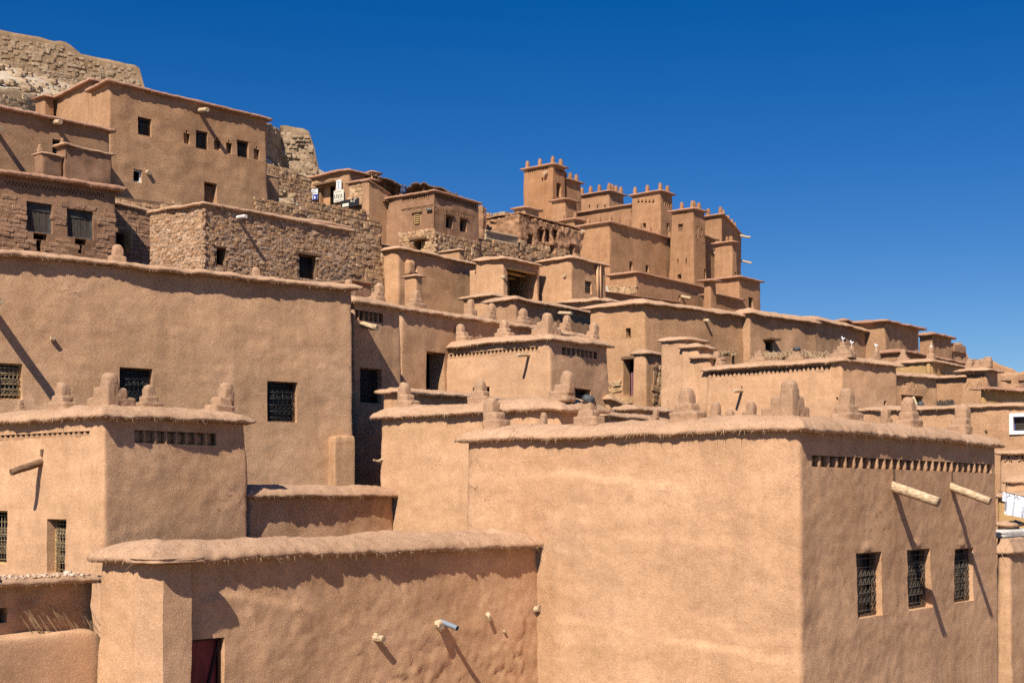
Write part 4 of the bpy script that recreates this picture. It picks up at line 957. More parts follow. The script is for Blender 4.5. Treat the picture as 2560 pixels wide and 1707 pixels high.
a, b, z0, z1 = mt2.hole('B', 1269, 1342, 672, 752, 2.2, True)
for z_ in (.0, .12, .24):
    mbx = MB(); mbx.tube(mt2.pt('B', a - .1, z1 - .05 - z_ * .6, -.1 - z_ * 5), mt2.pt('B', b + .1, z1 - .05 - z_ * .6, -.1 - z_ * 5), .09, .08, 8, 5, .03); mbx.build('porch_beam', 'wood_yellow', mt2.root)
mt2.stub('B', 1260, 692, .1, .1); mt2.build()
mt3 = House('mud_house', 'terrace house with downpipe and small blue grey barred window', 'house', (1428, 62.5, 646), 1346, 1514, zb=11.5, zf=15, step=.16, over=.26, caph=.24, capw=.6, wob=.06, amp=1.2, rad=.15, fringe=25, **MK)
mt3.win('B', 1462, 1478, 703, 734, .12, 4, 6, frame='wood_brown', mat='iron_pale'); mt3.stub('A', 1414, 689, .1, .08)
for u, mt_, r_ in ((1490, 'mud_near', .06), (1497, 'mud_near', .05)):
    sv = mt3.sx('B', u); mbx = MB(); mbx.tube(mt3.pt('B', sv, mt3.zy('B', sv, 760), .07), mt3.pt('B', sv, mt3.ztop - .05, .07), r_, r_, 8); mbx.build('downpipe', mt_, mt3.root, True)
mt3.build()
# ================================================================== the upper village
UK = dict(mat='mud_up', capmat='straw_mid')
th = House('mud_house', 'tall plain mud house upper left with grilled windows and keyhole niches', 'house', (272, 52, 208), 226, 668, zb=14.5, zf=18.0, a=-3080, b=3370, step=.12, over=.26, caph=.2, capw=.6, lip=.1, wob=.03, amp=2.0, rad=.2, fringe=25, mat='mud_up', capmat='straw_far', seed=8)
for (u0, u1, y0, y1) in ((345, 379, 295, 340), (490, 520, 328, 373), (591, 620, 352, 394)): th.win('B', u0, u1, y0, y1, .14, 5, 7, frame='wood_brown')
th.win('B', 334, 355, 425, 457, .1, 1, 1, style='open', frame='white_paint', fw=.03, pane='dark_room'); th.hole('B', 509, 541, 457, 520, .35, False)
for (u0, u1, y0, y1) in ((459, 475, 334, 360), (535, 550, 352, 376), (563, 578, 358, 385), (633, 648, 373, 399)):
    th.hole('B', u0, u1, y0, y1, .16, True); c = (u0 + u1) / 2; th.hole('B', c - 2, c + 2, y0 - 7, y0 - .6, .16, True)
th.stub('B', 370, 431, .1, .12); th.spout('B', (497, 276), .62, .1, .15, hole=False); th.build()
d_ = th.board('door', 'B', 512, 540, 462, 525, 'wood_brown', -.34, -.28)
t2 = House('rear_wing', '', '', (228, 55, 205), 107, 400, zb=15, a=-3080, b=3370, step=.2, over=.24, caph=.2, lip=.1, amp=1.6, root=th.root, base=False, wallname='rear_wing', mat='mud_up', capmat='straw_far'); t2.build()
t3 = House('chimney_block', '', '', (112, 57, 243), 88, 135, zb=15, step=.25, over=.2, caph=.16, root=th.root, base=False, wallname='chimney_block', mat='mud_up', capmat='straw_far'); t3.build()
u2 = House('mud_house', 'brown mud house at the far left edge below the stone rampart', 'house', (272, 50.3, 330), -200, 272, anchor='R', uC=-120, b=3370, back=3.0, zb=14.5, zf=18, step=.14, over=.3, caph=.16, lip=.1, amp=1.5, fringe=25, mat='mud_up', capmat='straw_far')
u2.win('B', 131, 158, 350, 391, .14, 5, 7, frame='wood_brown'); u2.spout('B', (134, 305), .5, .1, .2, hole=False); u2.spout('B', (-14, 322), .55, .1, .2, hole=False); u2.build()
u3 = House('mud_hut', 'ruined roofless mud hut with straw rim below the tall upper left house', 'hut', (163, 47, 364), 149, 277, zb=14.2, zf=15, step=.12, over=.12, caph=.12, capw=.3, lip=.06, amp=3, rough=.0, back=.6, fringe=40, mat='adobe', capmat='straw_mid', wob=.06); u3.fin('B', 168, 16, 'spike', .3); u3.build()
u3b = House('mud_hut', 'small broken mud stall left of the roofless hut', 'hut', (106, 46.5, 383), 98, 156, zb=14.0, zf=14.5, step=.12, over=.1, caph=.12, capw=.25, amp=3, back=.5, fringe=40, mat='adobe', capmat='straw_mid'); u3b.fin('B', 110, 18, 'spike', .25); u3b.build()
# ---- adobe brick house
ab = House('adobe_house', 'weathered adobe brick house with two boarded windows at the left edge', 'house', (288, 42, 477), -200, 288, anchor='R', uC=-120, b=4200, back=3.5, zb=12.5, zf=14.2, step=.09, over=.32, caph=.2, capw=.7, lip=.12, amp=1.6, fringe=50, wob=.05, mat='adobe', capmat='straw_far')
for (u0, u1, y0, y1) in ((65, 130, 507, 582), (166, 232, 525, 596)):
    fo = ab.win('B', u0, u1, y0, y1, .13, 7, 1, style='planks', mat='wood_grey', frame='teal_faded', fw=.05)
    ab.board('faded_board', 'B', u0 + 6, u1 - 4, y0 + 8, y0 + 20, 'teal_faded', -.125, -.10, fo)
ab.hole('B', 82, 116, 584, 600, .35, False); ab.hole('B', 90, 102, 600.2, 628, .35, False); ab.hole('B', 184, 212, 598, 612, .35, False); ab.hole('B', 192, 202, 612.2, 634, .35, False)
for k in range(26):
    u = 14 + k * 9.6; y = 452 + .145 * u * .9
    for j in range(2): ab.hole('B', u + j * 4.8 - 1.7, u + j * 4.8 + 1.7, y + j * 6 - 2.2, y + j * 6 + 2.2, .12, True)
ab.masonry('B', -30, 286, lambda u: 486 + .135 * u, 690, .27, 'brick', 'brick_adobe', 220, .018, aspect=1.55)
ab.build()
ab2 = House('adobe_house', 'recessed adobe brick wall with a small open door left of the stone house', 'house', (288, 43, 510), 270, 380, zb=12.5, zf=14, b=4200, back=2.5, yR=535, step=.12, over=.2, caph=.15, lip=.08, amp=1.6, fringe=40, mat='adobe', capmat='straw_mid')
ab2.hole('B', 290, 310, 582, 640, .35, False); ab2.masonry('B', 286, 380, None, 690, .27, 'brick', 'brick_adobe', 80, .02, aspect=1.55); ab2.build()
dl = MB(); sv = ab2.sx('B', 310); z0_, z1_ = ab2.zy('B', sv, 626), ab2.zy('B', sv, 582); pa = ab2.pt('B', sv, z0_, 0); pq = pa + np.array((*ab2.nrm[1], 0)) * .42 + np.array((*ab2.e[1], 0)) * .06
e3 = np.array((*ab2.e[1], 0)) * .03; up = np.array((0, 0, z1_ - z0_)); dl.add([pa, pa + e3, pq + e3, pq, pa + up, pa + e3 + up, pq + e3 + up, pq + up], BOXF); dl.build('door_leaf', 'wood_yellow', ab2.root)
# ---- stone house
sh = House('stone_house', 'rough stone house with mud coping and two windows in the left middle', 'house', (509, 38, 510), 378, 874, zb=10.5, zf=13.2, a=-4600, b=3100, step=.14, batter=.01, over=.16, caph=.16, capw=.5, lip=.07, amp=1.2, fringe=50, wob=.05, mat='mortar', capmat='straw_mid', seed=19)
sh.hole('B', 541, 563, 622, 663, .3, False); sh.win('B', 747, 789, 638, 698, .16, 8, 9, frame='wood_brown', lintel=(.16, .07, .05))
sh.lump('lintel', 'B', 538, 572, 614, 622, .06, 'wood_brown', 8, .05, 4)
n1 = sh.masonry('A', 378, 509, None, 690, .085, 'stone', 'stone_grey', 95, .027, aspect=1.7); n2 = sh.masonry('B', 509, 874, None, 720, .10, 'stone', 'stone_grey', 205, .03, aspect=1.45)
sh.spout('B', (592, 544), .42, .06, .05, mat='plaster_white', hole=False); sh.build()
# stepped rise in the coping right of the spout
h = House('coping_step', '', '', (597, 39.5, 531), 585, 872, zb=16.2, b=3100, back=1.2, yR=571, step=.12, over=.15, caph=.17, lip=.07, fringe=40, root=sh.root, base=False, wallname='coping_step', mat='mortar', capmat='straw_mid'); h.build()
# stone bits on top of the recessed wall
tb = House('stone_wall', 'strip of round stones above the recessed adobe wall', 'wall', (288, 45, 492), 270, 470, zb=13.5, b=4200, back=.5, yR=512, step=.2, cap=False, mat='mortar'); tb.masonry('B', 288, 445, None, 540, .28, 'stone', 'stone_warm', 60, .06); tb.build()
# ---- terraces of rough stone
def twall(lb, C, uR, yR, zb, size, limit, mat='stone_warm', b=BV, ybot=None, back=.7, amp=1.5, cap=False):
    h = House('stone_wall', lb, 'wall', C, C[0] - 30, uR, zb=zb, b=b, back=back, yR=yR, step=.3, batter=.04, cap=cap, amp=amp, mat='mortar', rad=.1)
    h.masonry('B', C[0], uR, None, ybot, size, 'stone', mat, limit, .07, seedk=3); h.build(); return h
twall('long stone terrace wall descending behind the stone house', (640, 55, 493), 952, 557, 13.8, .215, 240)
twall('short upper stone terrace wall below the shop signs', (770, 62, 504), 918, 529, 15.5, .21, 130)
twall('stone terrace wall below the ruined tower', (655, 70, 402), 778, 446, 19.0, .25, 110)
h = House('mud_block', 'small mud block wall beside the tall upper left house', 'wall', (660, 60, 437), 640, 697, zb=16.5, yR=446, back=.6, step=.25, over=.08, caph=.1, mat='mud_up', capmat='straw_mid'); h.build()
h = House('stone_house', 'low stone outbuilding with broken rim right of the stone house', 'house', (868, 63, 593), 862, 1010, zb=16, yR=625, back=3, step=.2, over=.15, caph=.12, amp=2, mat='mortar', capmat='straw_mid'); h.masonry('B', 868, 960, None, 680, .22, 'stone', 'stone_warm', 120, .06); h.build()
h = House('mud_parapet', 'small mud parapet corner above the stone outbuilding', 'wall', (916, 64, 585), 872, 925, zb=17, back=-.4, step=.15, over=.14, caph=.12, mat='mud_mid', capmat='straw_mid'); h.build()
h = House('stone_wall', 'pale rubble wall stub above the middle finials', 'wall', (880, 36, 702), 868, 930, zb=9.5, back=.8, step=.2, over=.05, caph=.08, amp=3, mat='adobe', capmat='adobe'); h.build()
# ---- ruin and rampart on the hilltop
def ruin(label, pts, d0, d1, ybot, size, limit, thick=2.0, name='ruined_tower', cat='ruin', eb=0.35, cover=.9, wm='hill_wall', sm='stone_hill'):
    """pts: top outline in photo pixels; builds a thick battered earth core with stones bedded in its face"""
    us = [p[0] for p in pts]; ys = [p[1] for p in pts]; ua, ub = us[0], us[-1]
    pa, pb = P(ua, 0, d0), P(ub, 0, d1); ev = (pb - pa)[:2]; L = np.linalg.norm(ev); ev /= L; nv = np.array((ev[1], -ev[0]))
    zb = min(CZ + (HY - ybot(ua)) / F * d0, CZ + (HY - ybot(ub)) / F * d1) - 2.5
    root = empty(name, (pa[0], pa[1], zb), label, cat); BASEPTS.append((pa[0], pa[1], zb + 2)); BASEPTS.append((pb[0], pb[1], zb + 2))
    nx, nz = int(L / .35) + 2, 26; V = []
    def top(x):
        dep = pa[1] + ev[1] * x; u = 1280 + F * (pa[0] + ev[0] * x) / dep
        return CZ + (HY - np.interp(u, us, ys)) / F * dep
    rr = random.Random(int(ua) + 9)
    for side in (0, 1):
        for i in range(nx):
            x = L * i / (nx - 1); zt = top(x) + .10 * vnoise(np.array([[x * 1.3, 5, side]]), 3)[0] - side * .25
            for k in range(nz):
                z = zb + (zt - zb) * k / (nz - 1); q = pa[:2] + ev * x + nv * ((zt - z) * .06 if not side else -thick)
                V.append((q[0], q[1], z))
    V = np.array(V); V[:, :2] += nv * ((0.30 * fbm(V * .7, 3, 7) + .10 * fbm(V * 2.5, 3, 8))[:, None] * eb / .35)
    Fc = []; o2 = nx * nz
    for i in range(nx - 1):
        for k in range(nz - 1):
            Fc.append((i * nz + k, (i + 1) * nz + k, (i + 1) * nz + k + 1, i * nz + k + 1)); Fc.append((o2 + i * nz + k + 1, o2 + (i + 1) * nz + k + 1, o2 + (i + 1) * nz + k, o2 + i * nz + k))
        Fc.append((i * nz + nz - 1, (i + 1) * nz + nz - 1, o2 + (i + 1) * nz + nz - 1, o2 + i * nz + nz - 1))
    for i in (0, nx - 1):
        for k in range(nz - 1):
            f_ = (i * nz + k, i * nz + k + 1, o2 + i * nz + k + 1, o2 + i * nz + k); Fc.append(f_ if i else tuple(reversed(f_)))
    obj('wall', V, Fc, wm, root, True)
    rest = MB(); items = []; z = zb + 1.5
    while z < max(top(x) for x in np.linspace(0, L, 30)):
        hr = size * rr.uniform(.6, 1.); x = rr.random() * size
        while x < L - size * 1.8:
            w = size * 1.4 * rr.uniform(.6, 1.2); f_ = (z - zb) / (top(x) - zb + 1e-6)
            if f_ < .93 and z + hr < top(min(L, x + w)) and z + hr < top(x) and rr.random() < (1.0 if f_ < cover else .55): items.append((w * hr, x + w / 2, z + hr / 2, w, hr))
            x += w
        z += hr
    items.sort(key=lambda t: -t[0])
    for k, (ar, x, z, w, hh) in enumerate(items):
        zt = top(min(L, x)); q = np.array((*(pa[:2] + ev * x + nv * (zt - z) * .06), z)); q[:2] += nv * ((0.30 * fbm(q[None] * .7, 3, 7) + .10 * fbm(q[None] * 2.5, 3, 8))[0] * eb / .35 + .02 - size * .10)
        pk = rr.randrange(10); sc = (w * .49, size * .30, hh * .5); ang = math.atan2(ev[1], ev[0])
        if k < limit: inst('stone', piece_mesh('stone', pk, sm), root, q, ang, sc)
        else:
            Vs = STONES[pk][0] * np.array(sc); c_, s_ = math.cos(ang), math.sin(ang); rest.add(Vs @ np.array(((c_, -s_, 0), (s_, c_, 0), (0, 0, 1))).T + q, STONES[pk][1])
    if rest.n: rest.build('small_stones', sm, root, False, 'stuff')
    return root
mud('hill_wall', (0.40, 0.28, 0.17), 3.0, 0.1, 0.6, 1.5)
ruin('long stone rampart on the hilltop in the upper left corner', [(-260, 30), (-60, 66), (0, 72), (60, 84), (120, 98), (165, 108), (185, 117), (200, 132), (260, 146), (335, 166), (342, 163), (349, 172), (355, 200), (362, 222)], 84, 92, lambda u: 160 + .34 * max(0, u), .21, 280, 2.0, 'rampart', 'rampart', .12, .66)
ruin('ruined stone tower with broken top left of the reed roof houses', [(700, 312), (720, 312), (738, 318), (756, 322), (762, 334), (773, 330), (777, 352), (786, 366), (792, 384), (793, 408), (800, 432)], 84, 84.5, lambda u: 440, .24, 240, 4.0)
ruin('shaded mud side wall left of the ruined stone tower', [(630, 290), (668, 306), (690, 318), (703, 336)], 78, 84, lambda u: 400, .25, 20, 1.0, 'ruined_wall', 'wall', .12)
ruin('lower stone wall on the pale slope at the far left', [(-200, 180), (0, 219), (50, 228), (98, 240), (104, 262)], 66, 72, lambda u: 285, .28, 90, 1.2, 'ruined_wall', 'wall', .12)
# ---- shop house with posters
sp = House('shop_house', 'mud shop with dark doorway and white posters under a sloping roof', 'house', (873, 78, 428), 776, 914, zb=20.5, zf=22, step=.2, over=.3, caph=.2, lip=.12, wob=.07, amp=1.6, fringe=20, mat='mud_up', capmat='straw_far')
sp.hole('A', 802, 838, 465, 515, .9, False); sp.board('awning_board', 'A', 794, 842, 458, 463, 'wood_brown', -.1, .35)
mbx = MB(); a, b, z0, z1 = sp.rect('A', 801, 818, 465, 515); sp.box(mbx, 'A', a, b, z0, z1, -.6, -.25); mbx.build('door_jamb', 'mud_mid', sp.root); sp.board('door', 'A', 817, 839, 464, 516, 'dark_room', -.4, -.3)  # dark sheet in the opening: doorway's interior shade put into colour, no door leaf
sp.masonry('A', 776, 800, 448, 470, .26, 'stone', 'stone_warm', 16, .04); sp.build()
def sign(name, label, h, e, u0, u1, y0, y1, mat, marks, off=.05):
    a, b, z0, z1 = h.rect(e, u0, u1, y0, y1); root = empty(name, tuple(h.pt(e, (a + b) / 2, z0, off)), label, 'sign'); mb = MB(); h.box(mb, e, a, b, z0, z1, off, off + .04); mb.build('board', mat, root)
    for k, (x0, x1, w0, w1, m_) in enumerate(marks):
        mb = MB(); h.box(mb, e, a + (b - a) * x0, a + (b - a) * x1, z0 + (z1 - z0) * w0, z0 + (z1 - z0) * w1, off + .03, off + .046 + .002 * (k % 3)); mb.build('mark', m_, root)
ib = 'ink'
sign('poster', 'tall white poster with black tree like emblem right of the shop door', sp, 'A', 846, 858, 451, 476, 'white_paint', [(.46, .54, .15, .85, ib), (.3, .7, .72, .77, ib), (.34, .66, .48, .53, ib), (.3, .7, .22, .27, ib), (.14, .26, .84, .92, ib), (.74, .86, .84, .92, ib), (.14, .26, .08, .16, ib), (.74, .86, .08, .16, ib)], .12)
sign('poster', 'cream poster with a row of dark figures below the tree poster', sp, 'A', 840, 864, 477, 506, 'paper_cream', [(.06 + k * .18, .14 + k * .18, .38 + .04 * (k % 2), .66, ib) for k in range(5)] + [(.1 + k * .18, .2 + k * .18, .3, .37, ib) for k in range(5)] + [(.1, .9, .1, .14, ib), (.1, .8, .84, .87, ib)], .12)
sign('signboard', 'white and blue signboard left of the shop door', sp, 'A', 776, 801, 475, 502, 'white_paint', [(.0, 1, .0, .48, 'blue_paint'), (.3, .55, .06, .40, 'white_paint'), (.65, .8, .1, .3, 'white_paint'), (.12, .88, .58, .64, 'wood_brown'), (.12, .7, .70, .74, ib), (.2, .9, .84, .88, ib)], .16)
h7 = House('stone_house', 'rubble stone lean to right of the poster shop', 'house', (925, 76, 450), 872, 945, zb=20.5, step=.25, over=.2, caph=.18, lip=.1, mat='mortar', capmat='straw_far'); h7.masonry('A', 874, 925, 455, 512, .28, 'stone', 'stone_warm', 70, .04); h7.build()
sign('signboard', 'black signboard with scribbled writing behind the stone terrace wall', h7, 'A', 864, 908, 501, 520, 'black_paint', [(.56, .6, .6, .9, 'paper_cream'), (.62, .70, .62, .70, 'paper_cream'), (.74, .77, .5, .92, 'paper_cream'), (.74, .86, .85, .92, 'paper_cream'), (.1, .45, .15, .55, 'paper_cream')], .3)
h8 = House('mud_house', 'upper mud block above the rubble lean to', 'house', (931, 79, 432), 880, 950, zb=20.5, step=.25, over=.16, caph=.14, lip=.1, mat='mud_up', capmat='straw_far'); h8.build()
h8b = House('sloping_parapet', 'sloping mud parapet running down to the brick patterned house', 'wall', (922, 73, 452), 910, 972, zb=20, yR=486, back=.5, step=.2, over=.12, caph=.12, mat='mud_up', capmat='straw_far'); h8b.build()
def flatback(p, d):      # same height, further back
    q = p.copy(); q[0] *= 1.0; q[1] = d; return q
pa, pb = P(932, 440, 78.5), P(1014, 470, 78.5)
awning('dark reed roof sloping down between the shop and the brick house', (pa, pb, flatback(pb, 84), flatback(pa, 84)), [(P(962, 453, 78.6), 2.0), (P(993, 464, 78.6), 1.6)], 'reed_dark', 120, .045, .05)
pa, pb = P(1012, 472, 78.5), P(1062, 459, 78.5)
awning('dark reed roof over the terrace of the brick patterned house', (pa, pb, flatback(pb, 83), flatback(pa, 83)), [(P(1060, 461, 78.4), 1.4)], 'reed_dark', 70, .045, .06)
pa, pb = P(1062, 460, 78.5), P(1142, 488, 78.5)
awning('frayed reed shelter edge behind the brick patterned house corner', (pa, pb, flatback(pb, 82), flatback(pa, 82)), [(P(1135, 486, 78.4), 1.0)], 'reed_dark', 110, .045, .06)
root = empty('tarpaulin', tuple(P(1009, 486, 77)), 'dark blue tarpaulin bundle hanging under the reed roof', 'tarpaulin'); V, Fc = sblock(P(1009, 477, 77), (.17, .2, .24), 3, 8, .2, 4); obj('bundle', V, Fc, 'tarp_blue', root, True)
# ---- brick patterned house
bp = House('brick_house', 'two storey mud house with brick lattice friezes on a rough stone base', 'house', (1085, 72, 479), 922, 1197, zb=17.5, zf=19.5, a=-4600, b=2500, step=.12, over=.2, caph=.13, capw=.5, lip=.09, amp=2.2, fringe=20, mat='mud_red', capmat='straw_far')
bp.win('B', 1115, 1132, 540, 571, .25, 3, 1, style='open', frame='wood_brown', lintel=(.1, .08, .06)); bp.win('B', 1150, 1166, 548, 580, .25, 3, 1, style='open', frame='wood_brown', lintel=(.1, .08, .06))
bp.win('A', 1033, 1050, 533, 564, .08, 4, 5, style='grille', frame='wood_yellow', pane='wood_yellow', mat='wood_yellow', lintel=(.1, .07, .05), br=.03)
bp.win('A', 936, 954, 523, 562, .03, 4, 1, style='planks', frame='wood_yellow', mat='wood_yellow')
bp.hole('A', 1034, 1062, 600, 630, .5, False); bp.board('door', 'A', 1044, 1061, 602, 632, 'wood_yellow', -.4, -.3); bp.board('lintel', 'A', 1026, 1068, 594, 599, 'wood_brown', -.1, .12); bp.board('lintel', 'A', 952, 972, 503, 507, 'wood_brown', -.1, .3)
bp.teeth('A', 1005, 1074, 491, 502, 14, 'tri', .1); bp.teeth('A', 1004, 1082, 517, 522, 26, 'sq', .1, .5)
bp.teeth('B', 1090, 1190, 497, 508, 24, 'sq', .12, .45); bp.teeth('B', 1088, 1185, 529, 537, 26, 'sq', .12, .45)
bp.masonry('A', 1000, 1085, 576, 655, .26, 'stone', 'stone_warm', 90, .05); bp.masonry('B', 1085, 1194, 590, 690, .26, 'stone', 'stone_warm', 130, .05)
bp.lump('wall_crack', 'A', 993, 1003, 486, 530, -.12, 'wood_brown', 4, .2, 5); bp.build()
sign('plaque', 'small dark plaque near the corner of the brick patterned house', bp, 'A', 1068, 1081, 521, 527, 'ink', [(.1, .6, .5, .62, 'paper_cream'), (.78, .92, .4, .7, 'paper_cream')], .06)
h = House('mud_parapet', 'low mud parapet in front of the brick patterned house base', 'wall', (1148, 66, 625), 1098, 1158, zb=15.5, back=-.4, step=.2, over=.12, caph=.12, **MK); h.build()
h = House('mud_turret', 'ruined brick turret stub right of the brick patterned house', 'ruin', (1205, 80, 512), 1194, 1215, zb=19, step=.15, cap=False, rough=.12, amp=3, mat='mud_red'); h.build()
h = House('mud_turret', 'second ruined turret stub left of the balustrade house', 'ruin', (1222, 82, 526), 1212, 1228, zb=19, step=.15, cap=False, rough=.12, amp=3, mat='mud_red'); h.build()
# ---- balustrade house with eroded wall
eh = House('eroded_house', 'badly eroded mud house with three blind arches', 'house', (1296, 80, 534), 1214, 1450, zb=18, zf=21, step=.12, over=.1, caph=.1, lip=.08, wob=.05, amp=2.5, rough=.14, mat='mud_red', capmat='mud_red', batter=.02)
eh.hole('B', 1318, 1333, 586, 611, .4, False); eh.hole('B', 1372, 1382, 613, 634, .4, False); eh.hole('B', 1421, 1433, 611, 638, .4, False); eh.hole('A', 1248, 1258, 583, 600, .4, False)
for u0, u1 in ((1343, 1359), (1362, 1375), (1380, 1394)):
    eh.hole('B', u0, u1, 573, 605, .25, True); c = (u0 + u1) / 2; eh.hole('B', c - 4.5, c + 4.5, 567, 572.6, .25, True)
eh.masonry('B', 1296, 1450, 618, 665, .24, 'stone', 'stone_warm', 90, .06); eh.build()
sk = MB(); rr = random.Random(3)
for k in range(30):
    sv = eh.len[1] * (k + rr.random()) / 30; p = eh.pt('B', sv, eh.ztop - .15 - .2 * rr.random(), .02, True); n3 = np.array((*eh.nrm[1], 0)); sk.tube(p, p + n3 * rr.uniform(.1, .22) - np.array((0, 0, rr.uniform(.05, .3))), .02, .014, 4)
sk.build('eave_sticks', 'wood_brown', eh.root, False, 'stuff')
root = empty('balustrade', tuple(P(1252, 640, 77)), 'row of pale wooden balusters on the terrace of the eroded house', 'balustrade')
for k in range(23):
    t = k / 22; u = 1214 + 78 * t; y0, y1 = 578 + 16 * t, 596 + 17 * t; d = 76 + 3.5 * t; mbx = MB(); mbx.tube(P(u, y1, d), P(u, y0, d), .07, .07, 6, 3, .02); mbx.build('baluster', 'wood_pale', root)
for y0, y1 in ((577, 593), (597, 614)):
    mbx = MB(); mbx.tube(P(1212, y0, 75.9), P(1294, y1, 79.6), .08, .08, 6); mbx.build('rail', 'wood_pale', root)
h = House('stone_wall', 'stone terrace wall under the wooden balustrade', 'wall', (1196, 75.4, 596), 1190, 1300, yR=615, zb=18, back=.6, step=.25, cap=False, amp=2, mat='mortar'); h.masonry('B', 1196, 1300, None, 665, .24, 'stone', 'stone_warm', 110, .06); h.build()
h = House('stone_wall', 'rubble topped parapet left of the small roof hut below the kasbah', 'wall', (1262, 88, 528), 1236, 1284, zb=22, back=-.8, step=.25, cap=False, rough=.1, amp=2, mat='mud_up'); h.masonry('A', 1236, 1262, None, 545, .25, 'stone', 'stone_hill', 24, .06); h.build()
# ================================================================== the kasbah
KK = dict(FK)
def kh(lb, C, uL, uR, yb, merA=(), merB=(), name='kasbah_tower', cat='tower', corner=True, mh_=17, **kw):
    k = dict(KK); k.update(kw); h = House(name, lb, cat, C, uL, uR, yb=yb, **k)
    h._m = (merA, merB)
    for u in merA: h.fin('A', u, mh_ * 1.08, 'post', .18, dz=-.05, wide=.85)
    for u in merB: h.fin('B', u, mh_ * 1.08, 'post', .18, dz=-.05, wide=.85)
    return h
k1 = kh('tallest kasbah tower with four merlons at the left', (1382, 124, 412), 1309, 1413, 640, (1316, 1347, 1379), (1406,), batter=.012)
k1.teeth('A', 1320, 1370, 421, 430, 11, 'tri', .3); k1.teeth('B', 1389, 1409, 424, 434, 4, 'tri', .3); k1.hole('A', 1354, 1358, 444, 455, .4, False); k1.hole('B', 1391, 1402, 458, 493, .6, False); k1.stub('A', 1366, 433, .2, .4); k1.build()
k1b = kh('lower kasbah tower with three merlons joined to the tallest tower', (1415, 126, 449), 1405, 1452, 620, (), (1416, 1430, 1445)); k1b.build()
k1c = kh('ledge block at the foot of the tallest kasbah tower', (1413, 121, 499), 1379, 1442, 640, name='kasbah_block', cat='house'); k1c.build()
k2 = kh('broad kasbah tower with seven merlons behind the long wall', (1523, 129, 479), 1450, 1560, 620, (1452, 1474, 1496, 1520), (1534, 1544, 1556)); k2.teeth('A', 1456, 1515, 489, 495, 18, 'tri', .3)
for u in (1474, 1494, 1512): k2.hole('A', u - 1.5, u + 1.5, 512, 524, .4, False)
k2.build()
k3 = kh('kasbah tower with four merlons and a row of arrowhead holes', (1651, 119, 479), 1580, 1681, 640, (1585, 1616, 1648), (1673,), batter=.015)
for k in range(5):
    u = 1597 + k * 9; k3.hole('A', u - 2.6, u + 2.6, 503, 507, .35, True); k3.hole('A', u - 1.2, u + 1.2, 499, 502.6, .35, True)
for k in range(4): k3.hole('B', 1658.5 + k * 5, 1661.5 + k * 5, 501 + k * 2, 512 + k * 2, .35, True)
k3.win('A', 1608, 1616, 558, 571, .3, 2, 2, style='open'); k3.hole('B', 1666, 1671, 558, 574, .4, False); k3.build()
k4 = kh('long plain kasbah wall between the tallest and the arrowhead tower', (1612, 121, 508), 1409, 1630, 640, name='kasbah_wall', cat='wall'); k4.build()
k4b = kh('small kasbah roof corner below the long wall', (1436, 117, 549), 1395, 1462, 660, (1404, 1436), (), name='kasbah_block', cat='house', mh_=14); k4b.build()
k5 = kh('kasbah tower with four merlons and one square wooden window', (1733, 115, 523), 1679, 1761, 715, (1702, 1728), (1740, 1752), batter=.03)
k5.teeth('A', 1683, 1717, 531, 535, 9, 'tri', .3); k5.win('A', 1696, 1708, 560, 578, .2, 3, 1, style='planks', mat='wood_brown', frame='wood_brown'); k5.hole('A', 1696, 1699, 648, 663, .4, False); k5.hole('A', 1715, 1717.5, 646, 666, .4, False); k5.hole('A', 1698, 1706, 686, 698, .5, False)
k5.hole('B', 1741, 1744, 566, 580, .4, False); k5.hole('B', 1751, 1754, 571, 587, .4, False); k5.teeth('B', 1739, 1759, 590, 596, 6, 'sq', .3, .4); k5.teeth('B', 1740, 1758, 606, 611, 6, 'sq', .3, .4); k5.hole('B', 1774 - 18, 1780 - 20, 672, 696, .4, False); k5.build()
k6 = kh('round shouldered kasbah tower with six merlons at the right end', (1805, 123, 538), 1761, 1853, 720, (1768, 1799), (1813, 1825, 1834, 1841), b=1150, batter=.0)
k6.build()
for (u, y) in ((1844, 588), (1848, 651)): k6.stub('B', u, y, .11, 1.2, 'wood_pale')
k8 = kh('square kasbah block with three small merlons before the round tower', (1830, 116, 606), 1787, 1841, 720, (1815, 1823), (1834,), mh_=12, name='kasbah_block', cat='house'); k8.hole('B', 1836, 1839, 680, 694, .4, False); k8.build()
k8b = kh('shaded kasbah link wall with a pale beam between two towers', (1762, 118, 594), 1755, 1789, 715, name='kasbah_wall', cat='wall'); k8b.stub('B', 1782, 632, .11, 1.2, 'wood_pale'); k8b.hole('A', 1766, 1773, 589, 598, .4, False); k8b.build()
k7 = kh('massive plain kasbah block with short merlons and two small windows', (1524, 110, 557), 1444, 1690, 720, (1468, 1495, 1524), (1552, 1577, 1605, 1629, 1655, 1679), name='kasbah_block', cat='house', mh_=15, amp=2.5)
k7.hole('B', 1573, 1581, 654, 677, .4, False); k7.hole('B', 1612, 1620, 663, 681, .4, False); k7.stub('A', 1458, 580, .2, .4); k7.build()
k12 = kh('small mud roof hut left below the tallest kasbah tower', (1312, 96, 520), 1284, 1348, 600, name='mud_house', cat='house', mat='mud_up', over=.25, caph=.2); k12.build()
k9 = kh('long low kasbah forebuilding with stone patch and plain shaded wall', (1590, 96, 683), 1522, 1774, 790, name='kasbah_block', cat='house', amp=2.5, over=.3)
k9.masonry('A', 1524, 1590, 712, 738, .24, 'stone', 'stone_warm', 60, .06); k9.spout('B', (1703, 740), .8, .12, .3, hole=False); k9.hole('B', 1694, 1698, 738, 752, .3, False); k9.build()
